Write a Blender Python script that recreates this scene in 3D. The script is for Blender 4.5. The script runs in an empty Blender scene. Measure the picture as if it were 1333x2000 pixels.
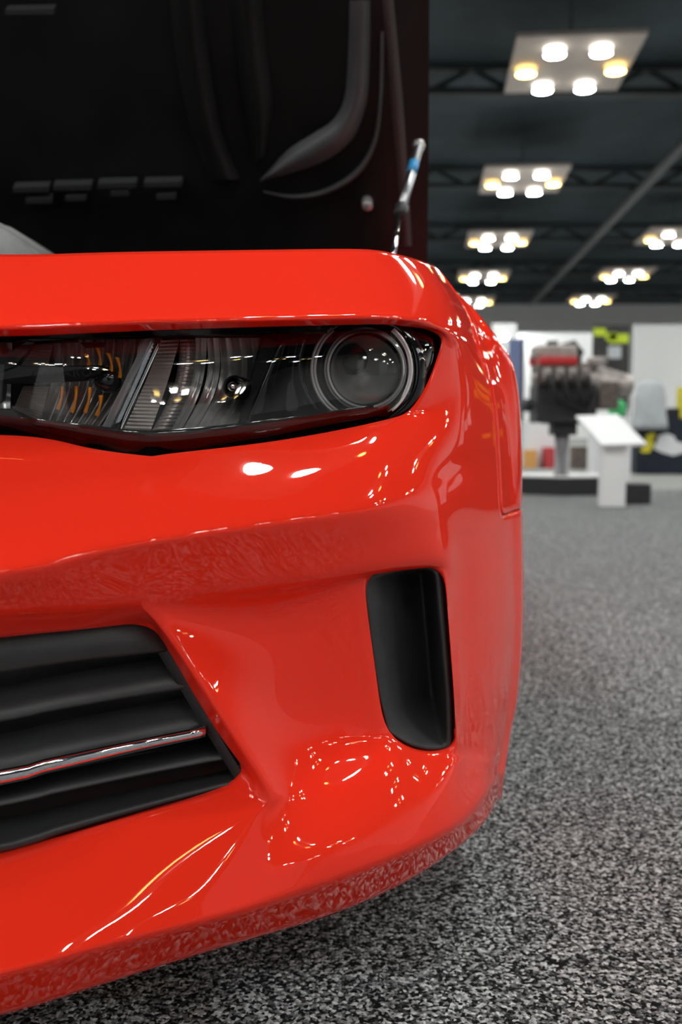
import bpy, bmesh, math, random
from mathutils import Vector, Matrix
random.seed(7)
PI = math.pi
scene = bpy.context.scene
C = scene.collection

# ------------------------------------------------------------------ camera, world, exposure
FPX = 1944.4            # focal length in pixels of the 1333x2000 frame (35 mm on 24x36, upright)
CAM = Vector((0, 0, .62))
PITCH = math.atan(165 / FPX)
cam_d = bpy.data.cameras.new('camera')
cam_d.sensor_fit = 'VERTICAL'; cam_d.sensor_width = 24; cam_d.sensor_height = 36; cam_d.lens = 35
cam_d.clip_start = .01; cam_d.clip_end = 300
cam_d.dof.use_dof = True; cam_d.dof.focus_distance = .93; cam_d.dof.aperture_fstop = 5.2
cam = bpy.data.objects.new('camera', cam_d); C.objects.link(cam)
cam.location = CAM; cam.rotation_euler = (PI / 2 - PITCH, 0, 0)
scene.camera = cam
w = bpy.data.worlds.new('hall_air'); scene.world = w; w.use_nodes = True
w.node_tree.nodes['Background'].inputs[0].default_value = (.8, .85, .9, 1)
w.node_tree.nodes['Background'].inputs[1].default_value = .05
scene.view_settings.view_transform = 'Standard'; scene.view_settings.look = 'None'
scene.view_settings.gamma = 1; scene.view_settings.exposure = 1.52
scene.view_settings.use_curve_mapping = False
scene.cycles.use_denoising = True
scene.cycles.max_bounces = 8; scene.cycles.diffuse_bounces = 3; scene.cycles.glossy_bounces = 5
scene.cycles.transparent_max_bounces = 12
scene.cycles.caustics_reflective = False; scene.cycles.caustics_refractive = False
scene.cycles.sample_clamp_indirect = 6
LAMP_E = 62.0

def P(px, py, Y):
    """world point on the ray through photo pixel (px,py) at world depth Y"""
    x = (px - 666.5) / FPX; y = (1000 - py) / FPX
    c, s = math.cos(PITCH), math.sin(PITCH)
    d = Vector((x, c + y * s, y * c - s))
    return CAM + d * (Y / d.y)
def Pz(px, py, z):
    x = (px - 666.5) / FPX; y = (1000 - py) / FPX
    c, s = math.cos(PITCH), math.sin(PITCH)
    d = Vector((x, c + y * s, y * c - s))
    return CAM + d * ((z - CAM.z) / d.z)

# ------------------------------------------------------------------ materials
def mat(name, col, rough=.5, metal=0, coat=0, coat_rough=.03, spec=.5, emit=None, es=0, trans=0, ior=1.5):
    m = bpy.data.materials.new(name); m.use_nodes = True
    b = m.node_tree.nodes['Principled BSDF']
    b.inputs['Base Color'].default_value = (*col, 1); b.inputs['Roughness'].default_value = rough
    b.inputs['Metallic'].default_value = metal; b.inputs['Coat Weight'].default_value = coat
    b.inputs['Coat Roughness'].default_value = coat_rough; b.inputs['Specular IOR Level'].default_value = spec
    b.inputs['Transmission Weight'].default_value = trans; b.inputs['IOR'].default_value = ior
    if emit: b.inputs['Emission Color'].default_value = (*emit, 1); b.inputs['Emission Strength'].default_value = es
    return m
def nodes(m): return m.node_tree.nodes, m.node_tree.links, m.node_tree.nodes['Principled BSDF']
def add_noise(m, scale, amount, bump=0, bscale=None, dist=.001):
    """light colour variation and fine relief"""
    n, l, b = nodes(m); col = b.inputs['Base Color'].default_value[:]
    tc = n.new('ShaderNodeTexCoord'); no = n.new('ShaderNodeTexNoise'); no.inputs['Scale'].default_value = scale
    no.inputs['Detail'].default_value = 4
    l.new(tc.outputs['Object'], no.inputs['Vector'])
    r = n.new('ShaderNodeValToRGB'); l.new(no.outputs['Fac'], r.inputs[0])
    r.color_ramp.elements[0].position = .3; r.color_ramp.elements[1].position = .7
    r.color_ramp.elements[0].color = tuple(c * (1 - amount) for c in col[:3]) + (1,)
    r.color_ramp.elements[1].color = tuple(min(1, c * (1 + amount)) for c in col[:3]) + (1,)
    l.new(r.outputs[0], b.inputs['Base Color'])
    if bump:
        n2 = n.new('ShaderNodeTexNoise'); n2.inputs['Scale'].default_value = bscale or scale * 4
        l.new(tc.outputs['Object'], n2.inputs['Vector'])
        bp = n.new('ShaderNodeBump'); bp.inputs['Strength'].default_value = bump; bp.inputs['Distance'].default_value = dist
        l.new(n2.outputs['Fac'], bp.inputs['Height']); l.new(bp.outputs[0], b.inputs['Normal'])
    return m
M = {}
M['red'] = mat('red_paint', (.95, .033, .013), .5, coat=1, coat_rough=.01, spec=.0)
M['black_plastic'] = add_noise(mat('black_plastic', (.030, .030, .031), .45, spec=.5), 30, .15, .18, 2600, .0004)
M['black_satin'] = add_noise(mat('black_satin', (.011, .011, .012), .38), 14, .2)
M['black_gloss'] = mat('black_gloss', (.006, .006, .007), .06, coat=.5)
M['housing'] = mat('headlight_housing', (.012, .012, .013), .25)
M['charcoal'] = add_noise(mat('charcoal_bezel', (.03, .03, .032), .5), 40, .2)
M['chrome'] = mat('chrome', (.86, .87, .9), .06, 1)
M['chrome_soft'] = mat('reflector_chrome', (.84, .83, .82), .2, .72)
M['chrome_dark'] = mat('ribbed_chrome', (.64, .59, .56), .28, .8)
M['bright_bar'] = mat('bright_bar', (.85, .86, .88), .25, .45, coat=1)
M['bowl'] = mat('projector_bowl', (.7, .69, .67), .5, .5)
M['amber'] = mat('amber_plastic', (.9, .3, .015), .15, coat=1)
M['clear_ring'] = mat('light_guide', (.62, .6, .6), .12, coat=1)
M['steel'] = mat('strut_steel', (.45, .45, .47), .3, 1)
M['blue_label'] = mat('blue_sticker', (.03, .3, .62), .5)
M['engine_grey'] = add_noise(mat('engine_cover_grey', (.33, .33, .32), .5), 25, .15)
M['liner'] = add_noise(mat('hood_inner_black', (.012, .012, .012), .5, spec=.3), 9, .25)
M['liner_sheen'] = add_noise(mat('hood_rib_sheen', (.10, .10, .105), .42), 9, .2)  # reflected light on the black crescent ribs, put into a lighter base colour
M['slot_grey'] = mat('slot_grey', (.045, .045, .047), .5)
M['hood_flange'] = mat('hood_flange', (.075, .058, .06), .35)
M['rubber'] = mat('tyre_rubber', (.012, .012, .012), .8)
M['bolt'] = mat('bolt_head', (.5, .47, .47), .4, .6)
M['white'] = add_noise(mat('white_laminate', (.8, .8, .8), .45), 6, .03)
M['post_grey'] = mat('post_grey', (.2, .19, .2), .4)
M['plinth_black'] = mat('plinth_black', (.018, .018, .02), .5)
M['alloy'] = add_noise(mat('cast_alloy', (.42, .38, .35), .42, .7), 14, .3)
M['alloy_dark'] = add_noise(mat('cast_alloy_dark', (.16, .13, .11), .5, .5), 14, .3)
M['iron'] = add_noise(mat('black_iron', (.015, .015, .018), .45), 14, .3)
M['redcover'] = mat('red_rocker_cover', (.55, .025, .03), .35)
M['lime'] = mat('lime_print', (.5, .62, .02), .6)
M['yellow'] = mat('yellow_print', (.75, .65, .03), .6)
M['orange'] = mat('orange_print', (.95, .38, .01), .6)
M['whiteprint'] = mat('white_print', (.8, .8, .82), .6)
M['navy'] = add_noise(mat('navy_cloth', (.012, .017, .03), .8), 8, .3)
M['banner'] = add_noise(mat('banner_dark', (.03, .028, .028), .7), 3, .4)
M['bluebanner'] = mat('blue_banner', (.16, .2, .36), .7)
M['greycloth'] = add_noise(mat('pale_grey_cloth', (.46, .48, .5), .85), 5, .12)
M['green'] = mat('green_fabric', (.05, .45, .14), .7)
M['skin'] = mat('skin', (.6, .3, .22), .6)
M['box_orange'] = mat('orange_box', (.7, .35, .1), .6)
M['box_red'] = mat('red_box', (.55, .05, .06), .6)
M['box_blue'] = mat('blue_box', (.1, .2, .5), .6)
M['wallwhite'] = add_noise(mat('wall_paint', (.88, .88, .88), .75), .3, .04)
M['drape'] = add_noise(mat('black_drape', (.02, .02, .022), .9), .4, .3)
M['ceil'] = add_noise(mat('ceiling_black', (.026, .042, .052), .8), .5, .5)
M['beam'] = add_noise(mat('beam_dark', (.03, .036, .04), .7), .6, .4)
M['duct'] = mat('duct_grey', (.09, .095, .1), .5)
M['panel'] = add_noise(mat('fixture_panel', (.55, .48, .44), .6), 1.5, .12)

def glass_pane(name, tint=(1, 1, 1), gloss_mult=1.0, rough=0.0):
    m = bpy.data.materials.new(name); m.use_nodes = True
    n, l = m.node_tree.nodes, m.node_tree.links; n.clear()
    o = n.new('ShaderNodeOutputMaterial'); mx = n.new('ShaderNodeMixShader')
    t = n.new('ShaderNodeBsdfTransparent'); t.inputs[0].default_value = (*tint, 1)
    g = n.new('ShaderNodeBsdfGlossy'); g.inputs['Roughness'].default_value = rough
    f = n.new('ShaderNodeFresnel'); f.inputs[0].default_value = 1.5
    mu = n.new('ShaderNodeMath'); mu.operation = 'MULTIPLY'; mu.use_clamp = True; mu.inputs[1].default_value = gloss_mult
    l.new(f.outputs[0], mu.inputs[0]); l.new(mu.outputs[0], mx.inputs[0])
    l.new(t.outputs[0], mx.inputs[1]); l.new(g.outputs[0], mx.inputs[2]); l.new(mx.outputs[0], o.inputs[0])
    return m
M['lens'] = glass_pane('clear_lens', (.97, .97, .97), 1.8)
M['proj_glass'] = glass_pane('projector_glass', (.85, .84, .83), 2.6)

def emis(name, col, s):
    m = bpy.data.materials.new(name); m.use_nodes = True
    n, l = m.node_tree.nodes, m.node_tree.links; n.clear()
    o = n.new('ShaderNodeOutputMaterial'); e = n.new('ShaderNodeEmission')
    e.inputs[0].default_value = (*col, 1); e.inputs[1].default_value = s; l.new(e.outputs[0], o.inputs[0])
    return m
M['lamp_cool'] = emis('lamp_cool', (.93, .98, 1.0), LAMP_E)
M['lamp_side'] = emis('lamp_side', (1, .95, .85), 1.2)
M['lamp_side_warm'] = emis('lamp_side_warm', (1, .66, .22), .9)
M['lamp_warm'] = emis('lamp_warm', (1.0, .72, .2), LAMP_E * .15)

def carpet_mat():
    m = mat('speckled_carpet', (.2, .2, .2), .95, spec=.1); n, l, b = nodes(m)
    tc = n.new('ShaderNodeTexCoord'); mp = n.new('ShaderNodeMapping'); l.new(tc.outputs['Object'], mp.inputs[0])
    nz = n.new('ShaderNodeTexNoise'); nz.inputs['Scale'].default_value = 120; nz.inputs['Detail'].default_value = 2
    l.new(mp.outputs[0], nz.inputs['Vector'])
    ad = n.new('ShaderNodeMixRGB'); ad.blend_type = 'LINEAR_LIGHT'; ad.inputs[0].default_value = .0022
    l.new(mp.outputs[0], ad.inputs[1]); l.new(nz.outputs['Color'], ad.inputs[2])
    v = n.new('ShaderNodeTexVoronoi'); v.inputs['Scale'].default_value = 240; l.new(ad.outputs[0], v.inputs['Vector'])
    nb = n.new('ShaderNodeTexNoise'); nb.inputs['Scale'].default_value = 165; nb.inputs['Detail'].default_value = 2.0; nb.inputs['Roughness'].default_value = .6; l.new(mp.outputs[0], nb.inputs['Vector'])
    mxn = n.new('ShaderNodeMath'); mxn.operation = 'MULTIPLY_ADD'; mxn.inputs[1].default_value = .72
    sp = n.new('ShaderNodeSeparateColor'); l.new(v.outputs['Color'], sp.inputs[0]); l.new(sp.outputs[0], mxn.inputs[0])
    m2 = n.new('ShaderNodeMath'); m2.operation = 'MULTIPLY_ADD'; m2.inputs[1].default_value = .8; m2.inputs[2].default_value = -.26
    l.new(nb.outputs['Fac'], m2.inputs[0]); l.new(m2.outputs[0], mxn.inputs[2])
    r = n.new('ShaderNodeValToRGB'); l.new(mxn.outputs[0], r.inputs[0])
    e = r.color_ramp.elements
    e[0].position = 0; e[0].color = (.006, .006, .007, 1)
    e[1].position = .9; e[1].color = (.72, .73, .72, 1)
    for p, c in ((.30, .009), (.42, .06), (.56, .17), (.72, .38)):
        k = e.new(p); k.color = (c, c * 1.01, c * 1.01, 1)
    l.new(r.outputs[0], b.inputs['Base Color'])
    bp = n.new('ShaderNodeBump'); bp.inputs['Strength'].default_value = .6; bp.inputs['Distance'].default_value = .003; bp.invert = True
    l.new(v.outputs['Distance'], bp.inputs['Height']); l.new(bp.outputs[0], b.inputs['Normal'])
    return m
M['carpet'] = carpet_mat()
M['aisle'] = add_noise(mat('pale_aisle_carpet', (.30, .30, .285), .95, spec=.1), 90, .25)

# ------------------------------------------------------------------ helpers
def link(name, me, m, parent=None, smooth=False, base=None):
    o = bpy.data.objects.new(name, me); C.objects.link(o)
    if m: me.materials.append(M[m] if isinstance(m, str) else m)
    if smooth:
        for p in me.polygons: p.use_smooth = True
    if parent: o.parent = parent; o.matrix_parent_inverse = parent_world(parent).inverted()
    return o
def parent_world(o):
    if o.parent is None: return o.matrix_basis.copy() if o.type == 'MESH' else Matrix.LocRotScale(o.location, o.rotation_euler, o.scale)
    return parent_world(o.parent) @ o.matrix_parent_inverse @ o.matrix_basis
def mesh(name, vs, fs):
    me = bpy.data.meshes.new(name); me.from_pydata([tuple(v) for v in vs], [], fs); me.update(); return me
def bm_obj(name, bm, m, parent=None, smooth=False):
    bmesh.ops.recalc_face_normals(bm, faces=bm.faces)
    me = bpy.data.meshes.new(name); bm.to_mesh(me); bm.free()
    return link(name, me, m, parent, smooth)
def thing(name, label, cat, loc=(0, 0, 0), rz=0, group=None):
    o = bpy.data.objects.new(name, None); C.objects.link(o); o.location = loc; o.rotation_euler = (0, 0, rz)
    o.empty_display_size = .1
    return tag(o, label, cat, group)
def tag(o, label, cat, group=None):
    o['label'] = label; o['category'] = cat
    if group: o['group'] = group
    return o
def struct(o): o['kind'] = 'structure'; return o
def bx(bm, x0, x1, y0, y1, z0, z1, bev=0):
    vs = [bm.verts.new((x, y, z)) for x in (x0, x1) for y in (y0, y1) for z in (z0, z1)]
    fs = [bm.faces.new([vs[i] for i in f]) for f in ((0, 1, 3, 2), (4, 6, 7, 5), (0, 4, 5, 1), (2, 3, 7, 6), (0, 2, 6, 4), (1, 5, 7, 3))]
    if bev:
        es = list({e for f in fs for e in f.edges})
        bmesh.ops.bevel(bm, geom=es, offset=bev, segments=2, affect='EDGES', profile=.5)
    return vs
def box(name, dims, m, parent=None, bev=0):
    bm = bmesh.new(); bx(bm, *dims, bev=bev); return bm_obj(name, bm, m, parent)
def lathe(bm, prof, seg=24, mtx=None):
    """prof: list of (r, h) turned about local Z"""
    rings = []
    for r, h in prof:
        if r < 1e-6: rings.append([bm.verts.new((0, 0, h))])
        else: rings.append([bm.verts.new((r * math.cos(2 * PI * i / seg), r * math.sin(2 * PI * i / seg), h)) for i in range(seg)])
    for a, b in zip(rings, rings[1:]):
        for i in range(seg):
            j = (i + 1) % seg
            if len(a) == 1 and len(b) == 1: continue
            if len(a) == 1: bm.faces.new((a[0], b[i], b[j]))
            elif len(b) == 1: bm.faces.new((a[i], b[0], a[j]))
            else: bm.faces.new((a[i], b[i], b[j], a[j]))
    if mtx: bmesh.ops.transform(bm, matrix=mtx, verts=[v for r in rings for v in r])
def tube(bm, pts, r, seg=10, cap=True):
    pts = [Vector(p) for p in pts]; rings = []
    rr = r if isinstance(r, (list, tuple)) else [r] * len(pts)
    up = Vector((.13, .31, .94))
    for i, p in enumerate(pts):
        t = (pts[min(i + 1, len(pts) - 1)] - pts[max(i - 1, 0)]).normalized()
        a = t.cross(up).normalized(); b = t.cross(a)
        rings.append([bm.verts.new(p + a * rr[i] * math.cos(2 * PI * k / seg) + b * rr[i] * math.sin(2 * PI * k / seg)) for k in range(seg)])
    for A, B in zip(rings, rings[1:]):
        for k in range(seg): bm.faces.new((A[k], A[(k + 1) % seg], B[(k + 1) % seg], B[k]))
    if cap: bm.faces.new(rings[0]); bm.faces.new(rings[-1][::-1])
def frame_to(p, axis):
    return Matrix.Translation(p) @ Vector((0, 0, 1)).rotation_difference(Vector(axis)).to_matrix().to_4x4()
def lerp(a, b, t): return a + (b - a) * t
def interp(xs, ys, x):
    if x <= xs[0]: return ys[0]
    for i in range(len(xs) - 1):
        if x <= xs[i + 1]: return lerp(ys[i], ys[i + 1], (x - xs[i]) / (xs[i + 1] - xs[i]))
    return ys[-1]
def catmull(pts, n):
    """n+1 points of a smooth curve through pts"""
    pts = [Vector(p) for p in pts]; out = []
    k = len(pts) - 1
    for i in range(n + 1):
        u = i / n * k; j = min(int(u), k - 1); t = u - j
        p0 = pts[j - 1] if j > 0 else pts[0] * 2 - pts[1]
        p1, p2 = pts[j], pts[j + 1]
        p3 = pts[j + 2] if j + 2 <= k else pts[k] * 2 - pts[k - 1]
        out.append(.5 * ((2 * p1) + (p2 - p0) * t + (2 * p0 - 5 * p1 + 4 * p2 - p3) * t * t + (3 * p1 - p0 - 3 * p2 + p3) * t ** 3))
    return out
def grid_mesh(name, rows, m, parent, thick=0, smooth=True):
    """rows: equal-length point lists, a surface through them; thick adds a shell going back"""
    vs = [p for r in rows for p in r]; k = len(rows[0])
    fs = [(i * k + j, (i + 1) * k + j, (i + 1) * k + j + 1, i * k + j + 1) for i in range(len(rows) - 1) for j in range(k - 1)]
    o = link(name, mesh(name, vs, fs), m, parent, smooth)
    if thick:
        md = o.modifiers.new('thickness', 'SOLIDIFY'); md.thickness = thick; md.offset = -1
    return o
XC = -.72                                            # centre plane of the car
def mirror_bm(bm):
    """mirror a half mesh about the car's centre plane and weld the seam"""
    geo = bm.verts[:] + bm.edges[:] + bm.faces[:]
    d = bmesh.ops.duplicate(bm, geom=geo)
    nv = [g for g in d['geom'] if isinstance(g, bmesh.types.BMVert)]
    nf = [g for g in d['geom'] if isinstance(g, bmesh.types.BMFace)]
    for v in nv: v.co.x = 2 * XC - v.co.x
    bmesh.ops.reverse_faces(bm, faces=nf)
    bmesh.ops.remove_doubles(bm, verts=bm.verts[:], dist=2e-4)
def mirror_copy(o, parent):
    me = o.data.copy(); c = bpy.data.objects.new(o.name.split('.')[0], me); C.objects.link(c)
    for v in me.vertices: v.co.x = 2 * XC - v.co.x
    me.flip_normals()
    c.parent = parent; c.matrix_parent_inverse = parent_world(parent).inverted()
    for md in o.modifiers:
        n = c.modifiers.new(md.name, md.type)
        if md.type == 'SUBSURF': n.levels = md.levels; n.render_levels = md.render_levels
        if md.type == 'SOLIDIFY': n.thickness = md.thickness; n.offset = md.offset
    for ch in list(o.children): mirror_copy(ch, c)
    return c

# ------------------------------------------------------------------ the hall
HX0, HX1, HY0, HY1, HZ = -26, 30, -30, 68, 8.9
struct(box('floor', (HX0, HX1, HY0, HY1, -.12, 0), 'carpet'))
struct(box('ceiling', (HX0, HX1, HY0, HY1, HZ, HZ + .2), 'ceil'))
struct(box('wall_back', (HX0, HX1, HY1, HY1 + .2, 0, HZ), 'wallwhite'))
struct(box('wall_front', (HX0, HX1, HY0 - .2, HY0, 0, HZ), 'drape'))
struct(box('wall_left', (HX0 - .2, HX0, HY0, HY1, 0, HZ), 'drape'))
struct(box('wall_right', (HX1, HX1 + .2, HY0, HY1, 0, HZ), 'wallwhite'))

struct(box('floor_aisle', (HX0, HX1, 9.95, 46, 0, .003), 'aisle'))

# ------------------------------------------------------------------ the car
car = thing('sports_car', 'glossy red sports car with its hood raised and dark headlight', 'car', (XC, 1.9, 0))
COL = ['c0', 'c1', 'c2', 'c3', 'c4', 'c4b', 'c5', 'c6', 'c7', 'c8', 'c9', 'c10', 'c11', 'c12', 'c13', 'c14']
ci = {c: i for i, c in enumerate(COL)}
# rows of the front skin: (px, py, depth) at each column
ROWS = {
 'R1': dict(c2=(-20,497,.94), c3=(150,494,.965), c4=(290,491,.985), c5=(500,488,1.02), c6=(680,486,1.07), c7=(745,490,1.10), c8=(795,501,1.14), c9=(828,511,1.18), c10=(842,517,1.215), c11=(852,522,1.25)),
 'R2': dict(c2=(-20,565,.86), c3=(150,563,.885), c4=(290,560,.91), c5=(500,556,.95), c6=(680,553,1.0), c7=(755,553,1.035), c8=(822,557,1.08), c9=(863,566,1.125), c10=(882,574,1.175), c11=(897,582,1.24)),
 'R3': dict(c2=(-20,641,.795), c3=(150,634,.815), c4=(290,628,.84), c5=(500,624,.88), c6=(680,620,.93), c7=(770,620,.965), c8=(842,625,1.015), c9=(886,637,1.07), c10=(907,640,1.13), c11=(925,641,1.21)),
 'R4': dict(c2=(-20,658,.82), c3=(150,652,.84), c4=(290,646,.865), c5=(500,639,.905), c6=(680,635,.955), c7=(770,635,.99), c8=(866,650,1.05), c9=(893,676,1.075), c10=(919,684,1.13), c11=(943,697,1.2)),
 'R4a': dict(c8=(852,705,1.04), c9=(895,718,1.075), c10=(926,722,1.13), c11=(951,727,1.2)),
 'R4b': dict(c8=(829,761,1.02), c9=(894,765,1.07), c10=(929,762,1.125), c11=(959,755,1.2)),
 'R5': dict(c2=(-20,847,.82), c3=(150,873,.835), c4=(290,890,.85), c5=(500,867,.895), c6=(650,842,.945), c7=(740,823,.975), c8=(796,807,1.005), c9=(890,812,1.055), c10=(930,808,1.12), c11=(967,802,1.2)),
 'R6': dict(c2=(-20,960,.78), c3=(150,955,.80), c4=(290,950,.825), c5=(500,925,.87), c6=(660,905,.91), c7=(750,890,.94), c8=(812,874,.98), c9=(883,868,1.04), c10=(931,860,1.11), c11=(971,850,1.2)),
 'R7': dict(c2=(-20,1108,.735), c3=(150,1075,.765), c4=(290,1050,.79), c5=(500,1018,.835), c6=(680,993,.885), c7=(765,975,.92), c8=(828,952,.965), c9=(868,918,1.02), c10=(926,912,1.10), c11=(974,900,1.2)),
 'R8': dict(c2=(-20,1140,.735), c3=(150,1106,.767), c4=(290,1080,.793), c5=(500,1050,.838), c6=(685,1026,.888), c7=(772,1010,.923), c8=(838,990,.967), c9=(884,965,1.025), c10=(930,955,1.10), c11=(977,950,1.2)),
 'R9': dict(c2=(-20,1168,.745), c3=(150,1145,.775), c4=(277,1127,.80), c5=(500,1095,.848), c6=(690,1071,.898), c7=(780,1055,.932), c8=(850,1042,.975), c9=(890,1030,1.03), c10=(935,1020,1.103), c11=(981,1007,1.2), c12=(1003,999,1.262), c13=(1021,992,1.335)),
 'R10': dict(c2=(-20,1200,.755), c3=(140,1190,.785), c4=(266,1180,.81), c4b=(285,1177,.814), c5=(500,1150,.862), c6=(697,1120,.908), c7=(780,1103,.938), c8=(868,1092,.985), c9=(893,1095,1.035), c10=(938,1090,1.105), c11=(985,1080,1.2), c12=(1006,1082,1.262), c13=(1024,1090,1.335)),
 'R11': dict(c2=(-20,1247,.785), c3=(140,1232,.81), c4=(293,1217,.848), c4b=(318,1222,0.824), c5=(505,1200,.892), c6=(708,1130,.93), c7=(785,1115,.957), c8=(866,1112,.992), c9=(897,1160,1.04), c10=(942,1160,1.105), c11=(989,1150,1.2), c12=(1008,1160,1.262), c13=(1024,1180,1.335)),
 'R12': dict(c2=(-20,1392,.80), c3=(180,1353,.815), c4=(356,1318,.85), c4b=(388,1325,0.826), c5=(560,1310,.905), c6=(722,1240,.937), c7=(790,1230,.96), c8=(878,1240,.995), c9=(904,1260,1.045), c10=(947,1260,1.108), c11=(989,1250,1.2), c12=(1006,1262,1.262), c13=(1021,1280,1.335)),
 'R13': dict(c2=(-20,1535,.805), c3=(215,1480,.818), c4=(425,1432,.85), c4b=(462,1440,0.831), c5=(592,1420,.912), c6=(738,1350,.943), c7=(800,1350,.965), c8=(887,1360,1.0), c9=(911,1360,1.048), c10=(949,1360,1.108), c11=(983,1350,1.195), c12=(998,1362,1.257), c13=(1010,1380,1.330)),
 'R14': dict(c2=(-20,1671,.80), c3=(235,1602,.822), c4=(486,1531,.85), c4b=(530,1552,0.84), c5=(630,1488,0.908), c6=(758,1432,.947), c7=(822,1468,.972), c8=(889,1464,1.005), c9=(914,1455,1.05), c10=(946,1452,1.105), c11=(976,1432,1.185), c12=(990,1418,1.247), c13=(1001,1405,1.320)),
 'R15': dict(c2=(-20,1830,0.75), c3=(165,1768,0.777), c4=(425,1632,0.822), c4b=(520,1582,0.838), c5=(640,1545,0.882), c6=(764,1492,0.924), c7=(829,1508,0.953), c8=(888,1490,0.992), c9=(911,1478,1.036), c10=(946,1485,1.093), c11=(971,1470,1.17), c12=(985,1453,1.232), c13=(996,1440,1.305)),
 'R16': dict(c2=(-20,1872,0.738), c3=(150,1822,0.762), c4=(385,1748,0.797), c4b=(500,1706,0.819), c5=(645,1650,0.849), c6=(762,1602,0.893), c7=(832,1565,0.93), c8=(884,1525,0.975), c9=(912,1505,1.028), c10=(948,1508,1.085), c11=(968,1497,1.16), c12=(981,1479,1.222), c13=(991,1466,1.295)),
 'R17': dict(c2=(-20,1908,.73), c3=(150,1862,.755), c4=(380,1804,.79), c4b=(500,1770,.81), c5=(660,1716,.847), c6=(770,1673,.885), c7=(840,1640,.92), c8=(893,1610,.965), c9=(928,1577,1.02), c10=(950,1547,1.075), c11=(966,1527,1.14), c12=(977,1509,1.202), c13=(986,1494,1.275)),
 'R18': dict(c2=(-20,1990,0.769), c3=(150,1940,0.799), c4=(400,1862,0.849), c4b=(510,1830,0.871), c5=(660,1784,0.911), c6=(770,1736,0.954), c7=(840,1696,0.994), c8=(900,1652,1.044), c9=(935,1620,1.094), c10=(955,1596,1.144), c11=(965,1578,1.206), c12=(971,1563,1.268), c13=(976,1548,1.341)),
}
RN = list(ROWS)
PT = {}
for r, d in ROWS.items():
    for c, v in d.items(): PT[r, c] = P(*v)
    if 'c4b' not in d and 'c4' in d: PT[r, 'c4b'] = lerp(PT[r, 'c4'], PT[r, 'c5'], .13)
    if 'c2' in d:
        p = PT[r, 'c2']
        PT[r, 'c1'] = Vector((lerp(p.x, XC, .5), p.y - .082, p.z - .010))
        PT[r, 'c0'] = Vector((XC, p.y - .112, p.z - .014))
    if 'c13' in d:
        p = PT[r, 'c13']; PT[r, 'c14'] = Vector((p.x + .012, 1.60, p.z))
for c in COL:                                           # underside return
    p = PT['R18', c]; PT['R19', c] = Vector((p.x if c != 'c0' else XC, p.y + .14, p.z + .012))
    if c in ('c12', 'c13', 'c14'): PT['R19', c] = Vector((p.x - .12, p.y + .02, p.z + .012))
RN.append('R19'); ri = {r: i for i, r in enumerate(RN)}
# fender points
FEN = {
 'R1': [Vector((.122, 1.32, .822)), Vector((.124, 1.42, .83)), Vector((.12, 1.95, .87)), Vector((.10, 2.5, .92))],
 'R2': [P(903, 585, 1.30), P(908, 591, 1.37), Vector((.185, 1.95, .855)), Vector((.17, 2.5, .905))],
 'R3': [P(944, 640, 1.262), P(958, 643, 1.335), Vector((.235, 1.95, .80)), Vector((.23, 2.5, .84))],
 'R4': [P(973, 696, 1.262), P(998, 700, 1.335), Vector((.262, 1.95, .725)), Vector((.25, 2.33, .5))],
 'R4a': [P(982, 726, 1.262), P(1008, 727, 1.335), Vector((.266, 1.87, .70))],
 'R4b': [P(989, 755, 1.262), P(1014, 755, 1.335), Vector((.266, 1.80, .675))],
 'R5': [P(996, 802, 1.262), P(1019, 802, 1.335), Vector((.266, 1.75, .645))],
 'R6': [P(999, 850, 1.262), P(1021, 850, 1.335), Vector((.264, 1.71, .61))],
 'R7': [P(1001, 898, 1.262), P(1022, 898, 1.335), Vector((.262, 1.68, .58))],
 'R8': [P(1002, 948, 1.262), P(1022, 945, 1.335), Vector((.26, 1.65, .54))],
 'R9': [P(1003, 999, 1.262), P(1021, 992, 1.335), Vector((.257, 1.60, .506))],
}
def in_bumper(r, c):
    """does the cell with top-left corner (row index r, col index c) belong to the bumper skin"""
    R, c2 = RN[r], COL[c]
    if r >= ri['R9']:
        if ri['R11'] <= r < ri['R14'] and (c < ci['c4'] or ci['c6'] <= c < ci['c8']): return False
        return True
    if c >= ci['c11']: return False
    if ri['R4'] <= r < ri['R5']: return c >= ci['c8']
    return True
def rows_below(r, c):
    return r + 1
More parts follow.
